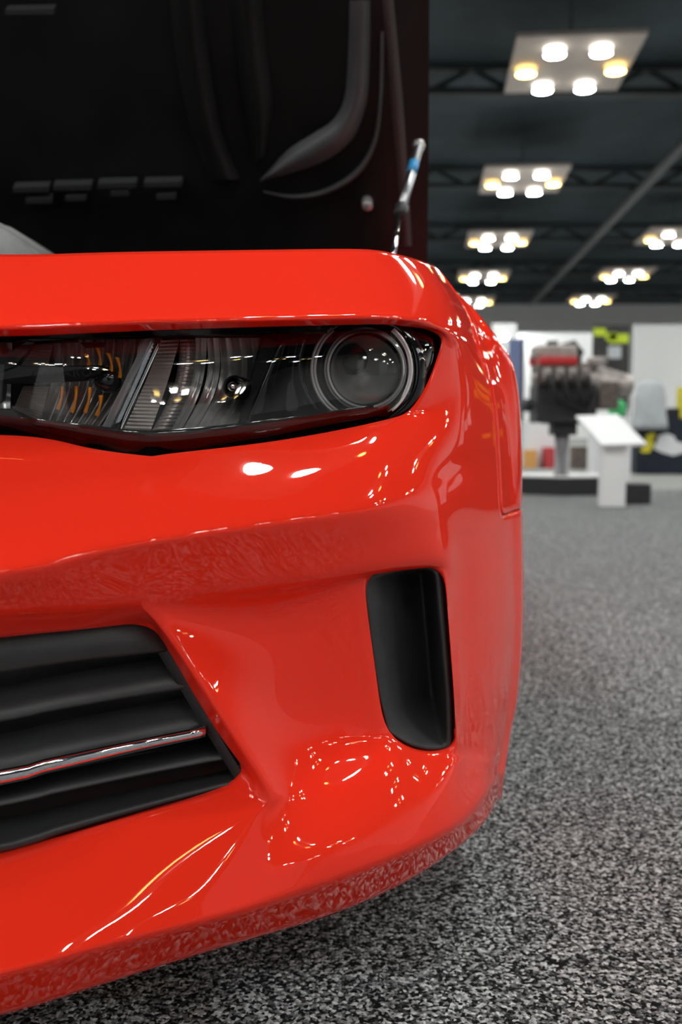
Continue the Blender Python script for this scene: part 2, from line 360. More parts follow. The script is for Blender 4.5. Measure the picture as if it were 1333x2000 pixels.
def build_skin(cells, pts, creases, flange, name, m, parent, mirror=True, fl=.018, corners=()):
    bm = bmesh.new(); V = {}
    cr = bm.edges.layers.float.new('crease_edge'); bm.verts.layers.float.new('crease_vert')
    def v(k):
        if k not in V: V[k] = bm.verts.new(pts[k])
        return V[k]
    for q in cells: bm.faces.new([v(k) for k in q])
    for k1, k2, s in creases:
        if k1 in V and k2 in V:
            e = bm.edges.get((V[k1], V[k2]))
            if e: e[cr] = s
    bm.normal_update()
    cv = bm.verts.layers.float['crease_vert']
    for k, q in corners:
        if k in V: V[k][cv] = q
    fe, nrm = [], {}
    for a, b, *vec in flange:
        e = bm.edges.get((V[a], V[b])) if a in V and b in V else None
        if not e or len(e.link_faces) != 1: continue
        fe.append(e)
        for vv in e.verts: nrm.setdefault(vv, []).append(Vector(vec[0]) if vec and vec[0] else -vv.normal * fl)
    nrm = {k: sum(q, Vector()) / len(q) for k, q in nrm.items()}
    for e in fe: e[cr] = .82
    if fe:
        ex = bmesh.ops.extrude_edge_only(bm, edges=fe)
        for g in ex['geom']:
            if isinstance(g, bmesh.types.BMVert):
                src = min(nrm, key=lambda q: (q.co - g.co).length_squared)
                off = nrm[src]
                if abs(g.co.x - XC) < 1e-5: off = Vector((0, off.y, off.z))
                g.co += off
    if mirror: mirror_bm(bm)
    me = bpy.data.meshes.new(name); bm.to_mesh(me); bm.free()
    o = link(name, me, m, parent, True)
    s = o.modifiers.new('subdivision', 'SUBSURF'); s.levels = 1; s.render_levels = 3
    target = [v.co.copy() for v in me.vertices]
    for _ in range(3):                                  # pull the smoothed skin back through its own key points
        bpy.context.view_layer.update()
        ev = o.evaluated_get(bpy.context.evaluated_depsgraph_get()); got = [ev.data.vertices[i].co.copy() for i in range(len(target))]
        for i, v in enumerate(me.vertices):
            d = (target[i] - got[i]) * .6
            if abs(target[i].x - XC) < 1e-4: d.x = 0
            v.co += d
        me.update()
    s.levels = 3
    return o
cells = []
R5i = ri['R5']
for r in range(len(RN) - 1):
    for c in range(len(COL) - 1):
        if not in_bumper(r, c): continue
        a, b = RN[r], RN[r + 1]
        ks = [(a, COL[c]), (b, COL[c]), (b, COL[c + 1]), (a, COL[c + 1])]
        if all(k in PT for k in ks): cells.append(ks)
cre = []
def crow(r, c0, c1, s):
    for i in range(ci[c0], ci[c1]): cre.append(((r, COL[i]), (r, COL[i + 1]), s))
def ccol(c, r0, r1, s):
    for i in range(ri[r0], ri[r1]): cre.append(((RN[i], c), (RN[i + 1], c), s))
crow('R3', 'c0', 'c8', .55); crow('R7', 'c0', 'c9', .35); ccol('c9', 'R4', 'R7', .15)
crow('R10', 'c0', 'c4', .35); crow('R10', 'c4', 'c6', .35); ccol('c4b', 'R10', 'R15', .65)
crow('R15', 'c1', 'c4b', .3); crow('R16', 'c3', 'c9', .25); crow('R17', 'c0', 'c12', .95); crow('R17', 'c12', 'c14', .7); crow('R18', 'c0', 'c14', .8)
crow('R1', 'c0', 'c11', .4)
fl = []
def frow(r, c0, c1, vec=None):
    for i in range(ci[c0], ci[c1]): fl.append(((r, COL[i]), (r, COL[i + 1]), vec))
def fcol(c, r0, r1, vec=None):
    for i in range(ri[r0], ri[r1]): fl.append(((RN[i], c), (RN[i + 1], c), vec))
frow('R1', 'c0', 'c11', (0, .012, -.016)); frow('R4', 'c0', 'c8', (0, .022, .005)); frow('R5', 'c0', 'c8', (0, .022, -.005)); fcol('c8', 'R4', 'R5', (.009, .02, 0))
frow('R11', 'c0', 'c4', (0, .022, .004)); frow('R14', 'c0', 'c4', (0, .022, -.004)); fcol('c4', 'R11', 'R14', (.007, .022, 0))
frow('R11', 'c6', 'c8', (0, .022, .004)); frow('R14', 'c6', 'c8', (0, .022, -.004)); fcol('c6', 'R11', 'R14', (-.002, .022, 0)); fcol('c8', 'R11', 'R14', (.009, .02, 0))
fcol('c11', 'R1', 'R9'); frow('R9', 'c11', 'c14')
CORN = [(('R4', 'c8'), .55), (('R5', 'c8'), .3), (('R11', 'c4'), .85), (('R14', 'c4'), .45), (('R11', 'c6'), .55), (('R11', 'c8'), .45), (('R14', 'c8'), .45)]
bumper = build_skin(cells, PT, cre, fl, 'front_bumper', 'red', car, corners=CORN)

# fender
FP = {}
for r in FEN:
    FP[r, 'c11'] = PT[r, 'c11'] + Vector((.0012, .0022, .0006))
    for i, p in enumerate(FEN[r]): FP[r, 'f%d' % i] = p.copy()
for k in ('f0', 'f1', 'f2'): FP['R9', k] = FP['R9', k] + Vector((0, 0, .0022))
FP['R9', 'c11'] += Vector((0, 0, .0018))
fc = ['c11', 'f0', 'f1', 'f2', 'f3']; FR = list(FEN)
fcells = []
for r in range(len(FR) - 1):
    for c in range(4):
        ks = [(FR[r], fc[c]), (FR[r + 1], fc[c]), (FR[r + 1], fc[c + 1]), (FR[r], fc[c + 1])]
        if all(k in FP for k in ks): fcells.append(ks)
ffl = [((FR[i], 'c11'), (FR[i + 1], 'c11')) for i in range(len(FR) - 1)] + [(('R9', fc[i]), ('R9', fc[i + 1])) for i in range(3)]
ffl += [((FR[i], 'f2'), (FR[i + 1], 'f2')) for i in range(3, len(FR) - 1)] + [(('R1', fc[i]), ('R1', fc[i + 1])) for i in range(4)] + [(('R4', 'f2'), ('R4', 'f3'))]
fender = build_skin(fcells, FP, [], ffl, 'fender', 'red', car, mirror=False, fl=.02)

def ext_left(p):
    """carry a point at the left frame edge on to the centre of the car, as the bumper does"""
    return [Vector((XC, p.y - .112, p.z - .014)), Vector((lerp(p.x, XC, .5), p.y - .082, p.z - .010)), p]

# ---- lower grille
gr_pts = [PT[k] for k in (('R11', 'c4'), ('R12', 'c4'), ('R13', 'c4'), ('R14', 'c4'))]
def gcurve(y0, xr, yr, dY, rc=0, n=14, drop=0):
    """slat edge from the left frame edge (pixel y0) to (xr, yr); dY behind the grille rim"""
    def base(px): return interp([-20, 140, 300, 490], [.789, .812, .845, .856], px)
    pts = []
    for i in range(5):
        px = lerp(-20, xr, i / 4); py = lerp(y0, yr, i / 4) - 4 * rc * (i / 4) * (1 - i / 4)
        pts.append(P(px, py + drop, base(px) + dY))
    return catmull(ext_left(pts[0])[:2] + pts, n)
grille = None
SL = [  # y at left top/bottom, x,y right top ; x,y right bottom
 (1240, 288, 1213, 1316, 333, 1272),
 (1345, 330, 1283, 1413, 386, 1342),
 (1437, 372, 1362, 1512, 425, 1424),
 (1536, 418, 1446, 1580, 462, 1480),
 (1605, 446, 1504, 1672, 490, 1530)]
bm = bmesh.new()
back = [gcurve(1235, 290, 1208, .055), gcurve(1675, 492, 1540, .062)]
for A, B in zip(back, back[1:]):
    va = [bm.verts.new(p) for p in A]; vb = [bm.verts.new(p) for p in B]
    for i in range(len(A) - 1): bm.faces.new((va[i], vb[i], vb[i + 1], va[i + 1]))
mirror_bm(bm)
grille = bm_obj('lower_grille', bm, 'black_plastic', car, True)
for i, (y0, x1, y1, y2, x3, y3) in enumerate(SL):
    top = gcurve(y0, x1, y1, .040 if i else .014, 2); front = gcurve(y2 - 5, x3, y3 - 5, .008, 3)
    nose = gcurve(y2, x3, y3, .010, 3)
    und = [p + Vector((0, .045, .004)) for p in nose]
    rowsl = [top, [lerp(a, b, .5) + Vector((0, -.0025, 0)) for a, b in zip(top, front)], front, nose, und]
    if i == 4:
        f2 = gcurve(y2 - 22, x3 - 3, y3 - 16, .004, 3)
        rowsl = [top, [lerp(a, b, .55) for a, b in zip(top, f2)], f2, gcurve(y2 - 12, x3, y3 - 8, -.002, 3), nose, und]
    bm = bmesh.new()
    R = [[bm.verts.new(p) for p in r] for r in rowsl]
    for A, B in zip(R, R[1:]):
        for k in range(len(A) - 1): bm.faces.new((A[k], B[k], B[k + 1], A[k + 1]))
    for a in (-1,):                                   # closed end
        bm.faces.new([r[a] for r in R])
    mirror_bm(bm)
    bm.normal_update()
    me = bpy.data.meshes.new('slat'); bm.to_mesh(me); bm.free()
    o = link('slat', me, 'black_plastic', grille, True)
# right end wall of the grille opening (black inner frame)
bm = bmesh.new()
ra = catmull(gr_pts, 10)
A = [bm.verts.new(p + Vector((-.0015, .006, 0))) for p in ra]; B = [bm.verts.new(p + Vector((-.012, .008, 0))) for p in ra]; D = [bm.verts.new(p + Vector((-.02, .06, 0))) for p in ra]
for X, Z in ((A, B), (B, D)):
    for k in range(len(A) - 1): bm.faces.new((X[k], X[k + 1], Z[k + 1], Z[k]))
gfo = bm_obj('grille_frame', bm, 'black_plastic', grille, True); mirror_copy(gfo, grille)
bm = bmesh.new()
T = []
for q in range(9):
    an = q / 8 * PI
    T.append(gcurve(lerp(1506, 1538, .5 - .5 * math.cos(an)), 402, lerp(1418, 1440, .5 - .5 * math.cos(an)), .003 - .006 * math.sin(an), 2, 20))
T = [[p + Vector((0, .02, 0)) for p in T[0]]] + T + [[p + Vector((0, .02, 0)) for p in T[-1]]]
R = [[bm.verts.new(p) for p in r] for r in T]
for A, B in zip(R, R[1:]):
    for k in range(len(A) - 1): bm.faces.new((A[k], B[k], B[k + 1], A[k + 1]))
bm.faces.new([r[-1] for r in R])
mirror_bm(bm)
cs = bm_obj('chrome_strip', bm, 'chrome', grille, True); cs['label'] = 'bright chrome strip on the third grille slat'

# ---- side vent
def vent_pt(u, v, dY):
    L = catmull([PT['R11', 'c6'], PT['R12', 'c6'], PT['R13', 'c6'], PT['R14', 'c6']], 20)
    Rr = catmull([PT['R11', 'c8'], PT['R12', 'c8'], PT['R13', 'c8'], PT['R14', 'c8']], 20)
    i = v * 20; j = max(0, min(int(i), 19)); t = i - j
    a = lerp(L[j], L[j + 1], t); b = lerp(Rr[j], Rr[j + 1], t)
    p = lerp(a, b, u); m1 = lerp(PT['R11', 'c7'], PT['R14', 'c7'], v); base = lerp(PT['R11', 'c6'], PT['R11', 'c8'], .5)
    bowb = PT['R14', 'c7'] - lerp(PT['R14', 'c6'], PT['R14', 'c8'], .5); bowt = PT['R11', 'c7'] - lerp(PT['R11', 'c6'], PT['R11', 'c8'], .5)
    k = 4 * u * (1 - u)
    p = p + k * lerp(bowt, bowb, v)
    return p + Vector((0, dY, 0))
def sm(a, b, x):
    t = max(0, min(1, (x - a) / (b - a))); return t * t * (3 - 2 * t)
rows = []
NU, NV = 26, 36
us = [i / NU for i in range(NU + 1)]; vs_ = [i / NV for i in range(NV + 1)]
for v in vs_:
    row = []
    for u in us:
        uu = -.03 + 1.05 * u; vv = -.02 + 1.04 * v
        rim = min(u / .08, (1 - u) / .13, v / .055, (1 - v) / .05)
        d = .018
        if rim < 1: d = .018 - .014 * math.sin(PI * min(1, max(0, rim)) * .75)
        else:
            d = .006 + .075 * sm(.08, .72, u) * (1 - sm(.80, .90, u)) * sm(0.0, .10, v) * (1 - .92 * sm(.74, .97, v))
            d += .012 * (1 - sm(.80, .90, u)) * .3
        row.append(vent_pt(uu, vv, d))
    rows.append(row)
vent = grid_mesh('side_vent', rows, 'black_plastic', car)
sd = vent.modifiers.new('subdivision', 'SUBSURF'); sd.levels = 1; sd.render_levels = 1
vent['label'] = 'matt black air vent scoop in the bumper corner'

# ---- headlight
LX = [-360, -20, 150, 290, 500, 650, 740, 800, 866]
TOPY = [664, 658, 652, 646, 639, 635, 634, 637, 650]
LTD = [.74, .82, .84, .865, .905, .948, .978, 1.005, 1.05]
BOTX = [-360, -20, 150, 290, 500, 650, 740, 796]
BOTY = [800, 847, 873, 890, 867, 842, 823, 807]
LBD = [.74, .82, .835, .85, .895, .945, .975, 1.005]
def Ld(px, py=750): return interp(LX, LTD, px + (py - 650) * .28) - .004
def edge_pt(t, bottom):
    """t in 0..1 along the lens from inner end to outer corner"""
    if bottom:
        k = t * 7; j = min(int(k), 6); f = k - j
        return P(lerp(BOTX[j], BOTX[j + 1], f), lerp(BOTY[j], BOTY[j + 1], f), lerp(LBD[j], LBD[j + 1], f))
def smooth_edge(n=40):
    tp = [P(x, y, d) for x, y, d in zip(LX, TOPY, LTD)]
    # same number of key points along both edges
    tkeys = [P(x, interp(LX, TOPY, x), interp(LX, LTD, x)) for x in (-360, -20, 165, 320, 540, 700, 800, 866)]
    bkeys = [P(x, y, d) for x, y, d in zip(BOTX, BOTY, LBD)]
    return catmull(tkeys, n), catmull(bkeys, n)
LT, LB = smooth_edge()
hl_rows_back = []
# housing bowl: from the lens rim straight back, closed behind
bm = bmesh.new()
EDGE = [lerp(LT[-1], LB[-1], q) + Vector((.0075 * math.sin(PI * q), 0, 0)) for q in (.15, .3, .45, .6, .75, .9)]
loop = LT + EDGE + LB[::-1]
cen = sum(loop, Vector()) / len(loop)
A = [bm.verts.new(p + Vector((.004 * (i > 36 and i < 52), .014, .003 if i < len(LT) else -.003))) for i, p in enumerate(loop)]
B = [bm.verts.new(p + Vector((0, .16, 0)) + (Vector((0, 0, .02)) if i < len(LT) else Vector((0, 0, -.012)))) for i, p in enumerate(loop)]
n = len(loop)
for i in range(n): bm.faces.new((A[i], A[(i + 1) % n], B[(i + 1) % n], B[i]))
k = len(LT)
for i in range(k - 1): bm.faces.new((B[i], B[i + 1], B[n - 2 - i], B[n - 1 - i]))
bm.faces.new([B[i] for i in range(k - 1, k + 7)])
headlight = bm_obj('headlight', bm, 'housing', car)
headlight['label'] = 'swept headlight with clear lens over dark projector and chrome reflectors'
rows = []
NVL = 22
for j in range(NVL + 1):
    v = j / NVL
    row = []
    for i, (a, b) in enumerate(zip(LT, LB)):
        t = i / (len(LT) - 1)
        vv = .02 + .98 * v
        p = lerp(a, b, vv)
        y = .012 - .012 * (1 - (2 * v - 1) ** 4) + .011 * max(0, (v - .80) / .20) + .004 * sm(.06, 0, v)
        y += .008 * sm(.96, 1.0, t)
        p = p + Vector((.0065 * math.sin(PI * v) * sm(.8, 1, t) - .001 * sm(.93, 1, t), y, 0))
        row.append(p)
    rows.append(row)
lens = grid_mesh('lens', rows, 'lens', headlight)
lens['label'] = 'clear plastic outer lens'
# dark rim just behind the lower part of the lens and round its outer end
def hp(px, py, d): return P(px, py, Ld(px, py) + d)
rows = []
for v, y in ((.80, .022), (.86, .021), (.93, .026), (1.0, .03)):
    rows.append([lerp(a, b, v) + Vector((-.004 * sm(.93, 1, i / 40), y, 0)) for i, (a, b) in enumerate(zip(LT, LB))])
grid_mesh('lower_rim', rows, 'black_gloss', headlight)
rows = []
for v in range(13):
    q = v / 12
    e = lerp(LT[-1], LB[-1], q) + Vector((.0075 * math.sin(PI * q), 0, 0)); e2 = lerp(LT[-2], LB[-2], q) + Vector((.0075 * math.sin(PI * q), 0, 0)); dirv = (e2 - e).normalized()
    rows.append([e + Vector((0, .022, 0)), e + dirv * .006 + Vector((0, .022, 0)), e + dirv * .010 + Vector((0, .05, 0))])
grid_mesh('outer_rim', rows, 'black_gloss', headlight)

# projector
pc = hp(714, 722, .028); pr = 71 / FPX * pc.y
ax = Vector((.06, -1, .02)).normalized(); fm = frame_to(pc, ax)
bm = bmesh.new(); lathe(bm, [(pr * .97 * math.sin(a), pr * .42 * math.cos(a)) for a in [i / 14 * PI / 2 for i in range(15)]], 48, fm)
o = bm_obj('projector_lens', bm, 'proj_glass', headlight, True); o['label'] = 'round clear projector lens'
bm = bmesh.new(); lathe(bm, [(pr * .96, -.012), (pr * .85, -.035), (pr * .5, -.05), (0, -.052)], 48, fm)
bm_obj('projector_bowl', bm, 'bowl', headlight, True)
bm = bmesh.new(); lathe(bm, [(0, -.044), (pr * .42, -.044), (pr * .45, -.03), (pr * .42, -.026), (0, -.024)], 32, fm @ Matrix.Translation((-.012, .012, 0)))
bm_obj('projector_shield', bm, 'black_gloss', headlight, True)
def ring(name, rad, thick, z, a0, a1, m, cx=0):
    bm = bmesh.new(); N = max(8, int((a1 - a0) / (2 * PI) * 64))
    side = Vector((1, 0, 0)); side = (side - ax * side.dot(ax)).normalized(); up = side.cross(ax) * -1
    if up.z < 0: up = -up
    pts = [pc + ax * z + side * (cx + rad * math.cos(lerp(a0, a1, i / N))) + up * rad * math.sin(lerp(a0, a1, i / N)) for i in range(N + 1)]
    full = abs(a1 - a0 - 2 * PI) < 1e-3
    tube(bm, pts, thick, 8, not full)
    return bm_obj(name, bm, m, headlight, True)
ring('projector_ring', pr * 1.03, .0016, .004, 0, 2 * PI, 'clear_ring')
ring('projector_ring', pr * 1.10, .0011, .002, 0, 2 * PI, 'clear_ring')
R_ = math.radians
ring('light_guide', pr * 1.33, .0016, .004, R_(128), R_(238), 'clear_ring', -.002)
ring('light_guide', pr * 1.42, .0016, .006, R_(128), R_(238), 'clear_ring', -.002)
ring('light_guide', pr * 1.33, .0016, .004, R_(-58), R_(52), 'clear_ring', -.004)
ring('light_guide', pr * 1.42, .0014, .006, R_(-52), R_(50), 'clear_ring', -.006)
bm = bmesh.new(); lathe(bm, [(pr * 1.12, -.004), (pr * 1.2, -.02), (pr * 1.28, -.012), (pr * 1.5, -.004), (pr * 1.75, -.016), (pr * 1.78, -.06)], 56, fm)
bm_obj('projector_shroud', bm, 'black_gloss', headlight, True)

def plate(name, quad, m, d, nu=10, nv=14, fn=None, thick=0, smooth=True):
    """quad: four pixel corners tl,tr,br,bl ; d: depth behind lens (one or four values); fn(u,v)->extra depth, px shift"""
    dd = d if isinstance(d, (list, tuple)) else [d] * 4
    rows = []
    for j in range(nv + 1):
        v = j / nv; row = []
        for i in range(nu + 1):
            u = i / nu
            x = lerp(lerp(quad[0][0], quad[1][0], u), lerp(quad[3][0], quad[2][0], u), v)
            y = lerp(lerp(quad[0][1], quad[1][1], u), lerp(quad[3][1], quad[2][1], u), v)
            q = lerp(lerp(dd[0], dd[1], u), lerp(dd[3], dd[2], u), v); sx = 0
            if fn:
                e = fn(u, v); q += e[0]; sx = e[1]
            row.append(hp(x + sx, y, .006 + q * .62))
        rows.append(row)
    return grid_mesh(name, rows, m, headlight, thick, smooth)
# bezel between projector and low beam
def poly(name, pts, m, depth, thick=.012):
    bm = bmesh.new()
    f = [bm.verts.new(hp(x, y, .006 + depth * .6)) for x, y in pts]; b = [bm.verts.new(hp(x, y, .006 + depth * .6) + Vector((0, thick * .6, 0))) for x, y in pts]
    bm.faces.new(f); bm.faces.new(b[::-1]); n = len(f)
    for i in range(n): bm.faces.new((f[i], b[i], b[(i + 1) % n], f[(i + 1) % n]))
    bmesh.ops.bevel(bm, geom=[e for e in bm.edges if e.verts[0] in f and e.verts[1] in f], offset=.0012, segments=1, affect='EDGES')
    return bm_obj(name, bm, m, headlight)
plate('bezel', ((548, 672), (596, 655), (628, 806), (473, 846)), 'black_gloss', [.035, .05, .03, .03], 14, 16,
      lambda u, v: (.022 * sm(.15, .6, u) * (1 - sm(.75, 1, u)), -26 * math.sin(PI * v) * u ** 2), .004)
plate('bezel', ((512, 655), (550, 672), (475, 846), (462, 838)), 'charcoal', [.075, .036, .031, .075], 6, 14, None, .003)
plate('bezel_top', ((-20, 655), (640, 630), (640, 652), (-20, 668)), 'housing', [.02, .02, .04, .04], 20, 4, None, .003)
# charcoal shelf under the reflectors
plate('bezel_shelf', ((-20, 806), (240, 842), (240, 856), (-20, 842)), 'charcoal', [.06, .06, .028, .028], 12, 4,
      lambda u, v: (0, 0), .003)
plate('bezel_shelf', ((205, 842), (560, 838), (560, 852), (205, 856)), 'charcoal', [.075, .075, .028, .028], 12, 4, None, .003)
plate('bezel_shelf', ((555, 838), (800, 792), (800, 806), (555, 852)), 'housing', [.075, .06, .024, .026], 12, 4, None, .003)
# low-beam reflector: vertical concave facets
bt = [366, 383, 404, 427, 452, 478, 503, 522]; bb = [312, 330, 352, 377, 402, 432, 456, 474]
for i in range(7):
    bow = [12, 16, 22, 24, 24, 20, 14]
    plate('reflector_facet', ((bt[i], 660), (bt[i + 1], 660), (bb[i + 1], 846), (bb[i], 846)), 'chrome_soft', [.05 + .006 * i, .056 + .004 * i, .045 + .002 * i, .04 + .003 * i], 8, 16,
          lambda u, v, i=i: (.010 * math.sin(PI * u) + .045 * math.sin(PI * v), bow[i] * math.sin(PI * v)))
bmt = frame_to(hp(462, 757, .045), Vector((-.25, -1, .05)).normalized())
bm = bmesh.new(); lathe(bm, [(.0112, -.02), (.0112, .006), (.0095, .009), (.0078, .006), (.0078, -.02)], 28, bmt)
bm_obj('bulb_collar', bm, 'black_gloss', headlight, True)
bm = bmesh.new(); lathe(bm, [(.0052, -.02), (.0052, .008), (.0045, .0125), (.002, .0155), (0, .016)], 20, bmt)
bm_obj('bulb', bm, 'chrome', headlight, True)
# ribbed curved column and panel
def ribs(nr, amp): return lambda u, v: (amp * (.5 + .5 * math.cos(2 * PI * nr * v)), 0)
plate('ribbed_panel', ((317, 662), (352, 660), (292, 848), (238, 846)), 'chrome_dark', [.046, .06, .046, .04], 4, 156, lambda u, v: (.0011 * math.cos(2 * PI * 26 * v) - .0 * u, 3 * math.sin(PI * v)))
plate('ribbed_column', ((352, 660), (382, 660), (330, 848), (292, 848)), 'chrome_dark', [.06, .052, .04, .046], 10, 156,
      lambda u, v: (-.010 * math.sin(PI * u) + .0012 * math.cos(2 * PI * 26 * v), 17 * math.sin(PI * v)))
# chrome side panel and slanted bar
plate('side_reflector', ((297, 660), (318, 660), (238, 846), (211, 846)), 'chrome', [.022, .048, .04, .022], 8, 14, lambda u, v: (.010 * math.sin(PI * u), 0))
bm = bmesh.new()
a0, a1, b0, b1 = (284, 661), (297, 660), (196, 843), (211, 844)
f = [bm.verts.new(hp(*q, d)) for q, d in ((a0, .010), (a1, .017), (b1, .017), (b0, .010))]
g = [bm.verts.new(v.co + Vector((.0, .03, 0))) for v in f]
bm.faces.new(f); bm.faces.new(g[::-1])
for i in range(4): bm.faces.new((f[i], g[i], g[(i + 1) % 4], f[(i + 1) % 4]))
bmesh.ops.bevel(bm, geom=[e for e in bm.edges if e.verts[0] in f and e.verts[1] in f], offset=.0008, segments=2, affect='EDGES')
o = bm_obj('chrome_bar', bm, 'bright_bar', headlight); o['label'] = 'slanted bright chrome divider bar'
# turn-signal chamber
plate('signal_reflector', ((92, 664), (284, 662), (196, 838), (60, 834)), 'chrome_soft', [.075, .055, .05, .075], 24, 16,
      lambda u, v: (.006 * math.cos(2 * PI * 7 * u) + .03 * math.sin(PI * v), 14 * math.sin(PI * v)))
for i in range(8):                                    # curved chrome blades with amber upper faces
    xt = 118 + i * 21; xb = 92 + i * 14.5
    plate('signal_blade', ((xt, 664), (xt + 7, 664), (xb + 5, 832), (xb, 832)), 'chrome_soft', [.035, .055, .05, .03], 3, 14, lambda u, v: (.025 * math.sin(PI * v), 16 * math.sin(PI * v)), .0008)
for i, (x, y0, y1) in enumerate(((168, 692, 714), (190, 678, 716), (212, 690, 726), (229, 698, 738), (122, 754, 800), (150, 754, 806), (176, 756, 806), (198, 772, 812))):
    lean = -10 if y0 > 740 else 5
    plate('amber_insert', ((x - 6, y0), (x + 5, y0), (x + 1.5 + lean, y1), (x - 1 + lean, y1)), 'amber', .034, 4, 8, lambda u, v: (-.004 * math.sin(PI * u), 3 * math.sin(PI * v)), .002)
# ribbed blocks
plate('ribbed_block', ((60, 670), (103, 672), (94, 716), (36, 716)), 'chrome_dark', [.04, .055, .05, .03], 4, 72, lambda u, v: (.0022 * math.cos(2 * PI * 9 * v), 0))
plate('ribbed_block', ((46, 753), (97, 753), (78, 824), (26, 800)), 'chrome_dark', [.034, .05, .05, .028], 4, 104, lambda u, v: (.0018 * math.cos(2 * PI * 13 * v), 0))
# black spear with the debossed lettering, its round cap and the frame arms
poly('spear', [(-60, 716), (30, 715), (208, 713), (196, 728), (166, 744), (60, 749), (-60, 752)], 'black_gloss', .016, .02)
bm = bmesh.new(); lathe(bm, [(0, .006), (.008, .005), (.0108, .001), (.0112, -.02)], 28, frame_to(hp(207, 742, .03), (0, -1, 0)))
bm_obj('bulb_cap', bm, 'black_gloss', headlight, True)
poly('frame_arm', [(20, 690), (52, 664), (66, 668), (52, 690), (30, 718), (-20, 735), (-60, 722)], 'housing', .012, .014)
poly('frame_arm', [(-60, 798), (24, 798), (42, 822), (70, 836), (120, 842), (-60, 842)], 'charcoal', .02, .014)
poly('frame_arm', [(14, 668), (60, 662), (150, 660), (150, 668), (60, 672)], 'housing', .02, .01)
poly('frame_arm', [(156, 669), (208, 668), (202, 678), (166, 680)], 'black_satin', .03, .006)
plate('inner_reflector', ((-60, 670), (24, 668), (20, 800), (-60, 800)), 'chrome_soft', [.05, .06, .06, .05], 10, 10, lambda u, v: (.02 * math.sin(PI * u) * math.sin(PI * v), 0))
tc_ = bpy.data.curves.new('lettering', 'FONT'); tc_.body = 'CAMARO'; tc_.size = .011; tc_.extrude = .0002; tc_.space_character = 1.25
to = bpy.data.objects.new('lettering', tc_); C.objects.link(to)
bpy.context.view_layer.update()
me = bpy.data.meshes.new_from_object(to.evaluated_get(bpy.context.evaluated_depsgraph_get())); bpy.data.objects.remove(to)
p0 = hp(62, 738, .0151); p1 = hp(178, 735, .0151); dx = (p1 - p0)
wid = max(v.co.x for v in me.vertices)
up = Vector((0, 0, 1)); 
for v in me.vertices:
    v.co = p0 + dx * (v.co.x / wid) + up * v.co.y * .85 + Vector((0, -v.co.z, 0))
link('lettering', me, 'housing', headlight)

# ---- upper grille between the headlights (out of frame to the left)
bm = bmesh.new()
qa = ext_left(P(-20, 658, .82)); qb = ext_left(P(-20, 847, .82))
A = [bm.verts.new(p + Vector((0, .05, 0))) for p in catmull(qa, 10)]; B = [bm.verts.new(p + Vector((0, .05, 0))) for p in catmull(qb, 10)]
for k in range(10): bm.faces.new((A[k], B[k], B[k + 1], A[k + 1]))
mirror_bm(bm); ug = bm_obj('upper_grille', bm, 'black_plastic', car)
for s in range(4):
    bm = bmesh.new(); u0 = .12 + s * .22
    T = [[bm.verts.new(lerp(a, b, u0 + du) + Vector((0, dy, 0))) for a, b in zip(catmull(qa, 10)[:6], catmull(qb, 10)[:6])] for du, dy in ((0, .05), (.02, .02), (.08, .02), (.1, .05))]
    for X, Z in zip(T, T[1:]):
        for k in range(5): bm.faces.new((X[k], Z[k], Z[k + 1], X[k + 1]))
    mirror_bm(bm); bm_obj('slat', bm, 'black_plastic', ug)


# ---- hood, raised on its struts
HB = [(.19, 2.30, .985), (.15, 1.55, 1.84)]
def hood_pt(px, py, off=0):
    """point of the raised hood's inner face seen at a pixel; off lifts it towards the viewer"""
    d = P(px, py, 1) - CAM; n0 = Vector((0, 2.30, .985)); n1 = Vector((0, 1.55, 1.84))
    t = (n1 - n0).normalized(); nn = Vector((0, t.z, -t.y)) ; nn = nn if nn.y < 0 else -nn
    q = n0 + nn * off
    s = (q - CAM).dot(nn) / d.dot(nn)
    return CAM + d * s
hn = None
_t = (Vector((0, 1.55, 1.84)) - Vector((0, 2.30, .985))).normalized(); HN = Vector((0, _t.z, -_t.y)); HN = HN if HN.y < 0 else -HN
def hood_uv(x, s): return Vector((x, 2.30, .985)) + _t * s     # s metres up from the hinge
bm = bmesh.new()
S = [0, .3, .6, .9, 1.08, 1.14]; XE = [.192, .176, .158, .135, .09, .02]
rowsf = []
for s, xe in zip(S, XE):
    rowsf.append([hood_uv(lerp(XC, xe, u), s) + HN * (.0 - .03 * (1 - u * u)) for u in (0, .25, .5, .75, .9, 1)])
top = [[bm.verts.new(p) for p in r] for r in rowsf]
out = [[bm.verts.new(p - HN * .03) for p in r] for r in rowsf]
for Rr, flip in ((top, 0), (out, 1)):
    for A, B in zip(Rr, Rr[1:]):
        for k in range(5):
            q = (A[k], A[k + 1], B[k + 1], B[k]); bm.faces.new(q[::-1] if flip else q)
for A, B in zip(range(5), range(1, 6)): bm.faces.new((top[A][5], out[A][5], out[B][5], top[B][5]))
for k in range(5):
    bm.faces.new((top[5][k], top[5][k + 1], out[5][k + 1], out[5][k])); bm.faces.new((top[0][k], out[0][k], out[0][k + 1], top[0][k + 1]))
mirror_bm(bm); hood = bm_obj('hood', bm, 'red', car, True)
hood['label'] = 'raised hood seen from its black underside'
for p in hood.data.polygons: p.use_smooth = False
def hsheet(name, pxrows, m, offs, thick=.004, sub=0):
    rows = [[hood_pt(x, y, o) for (x, y), o in zip(r, oo)] for r, oo in zip(pxrows, offs)]
    return rows
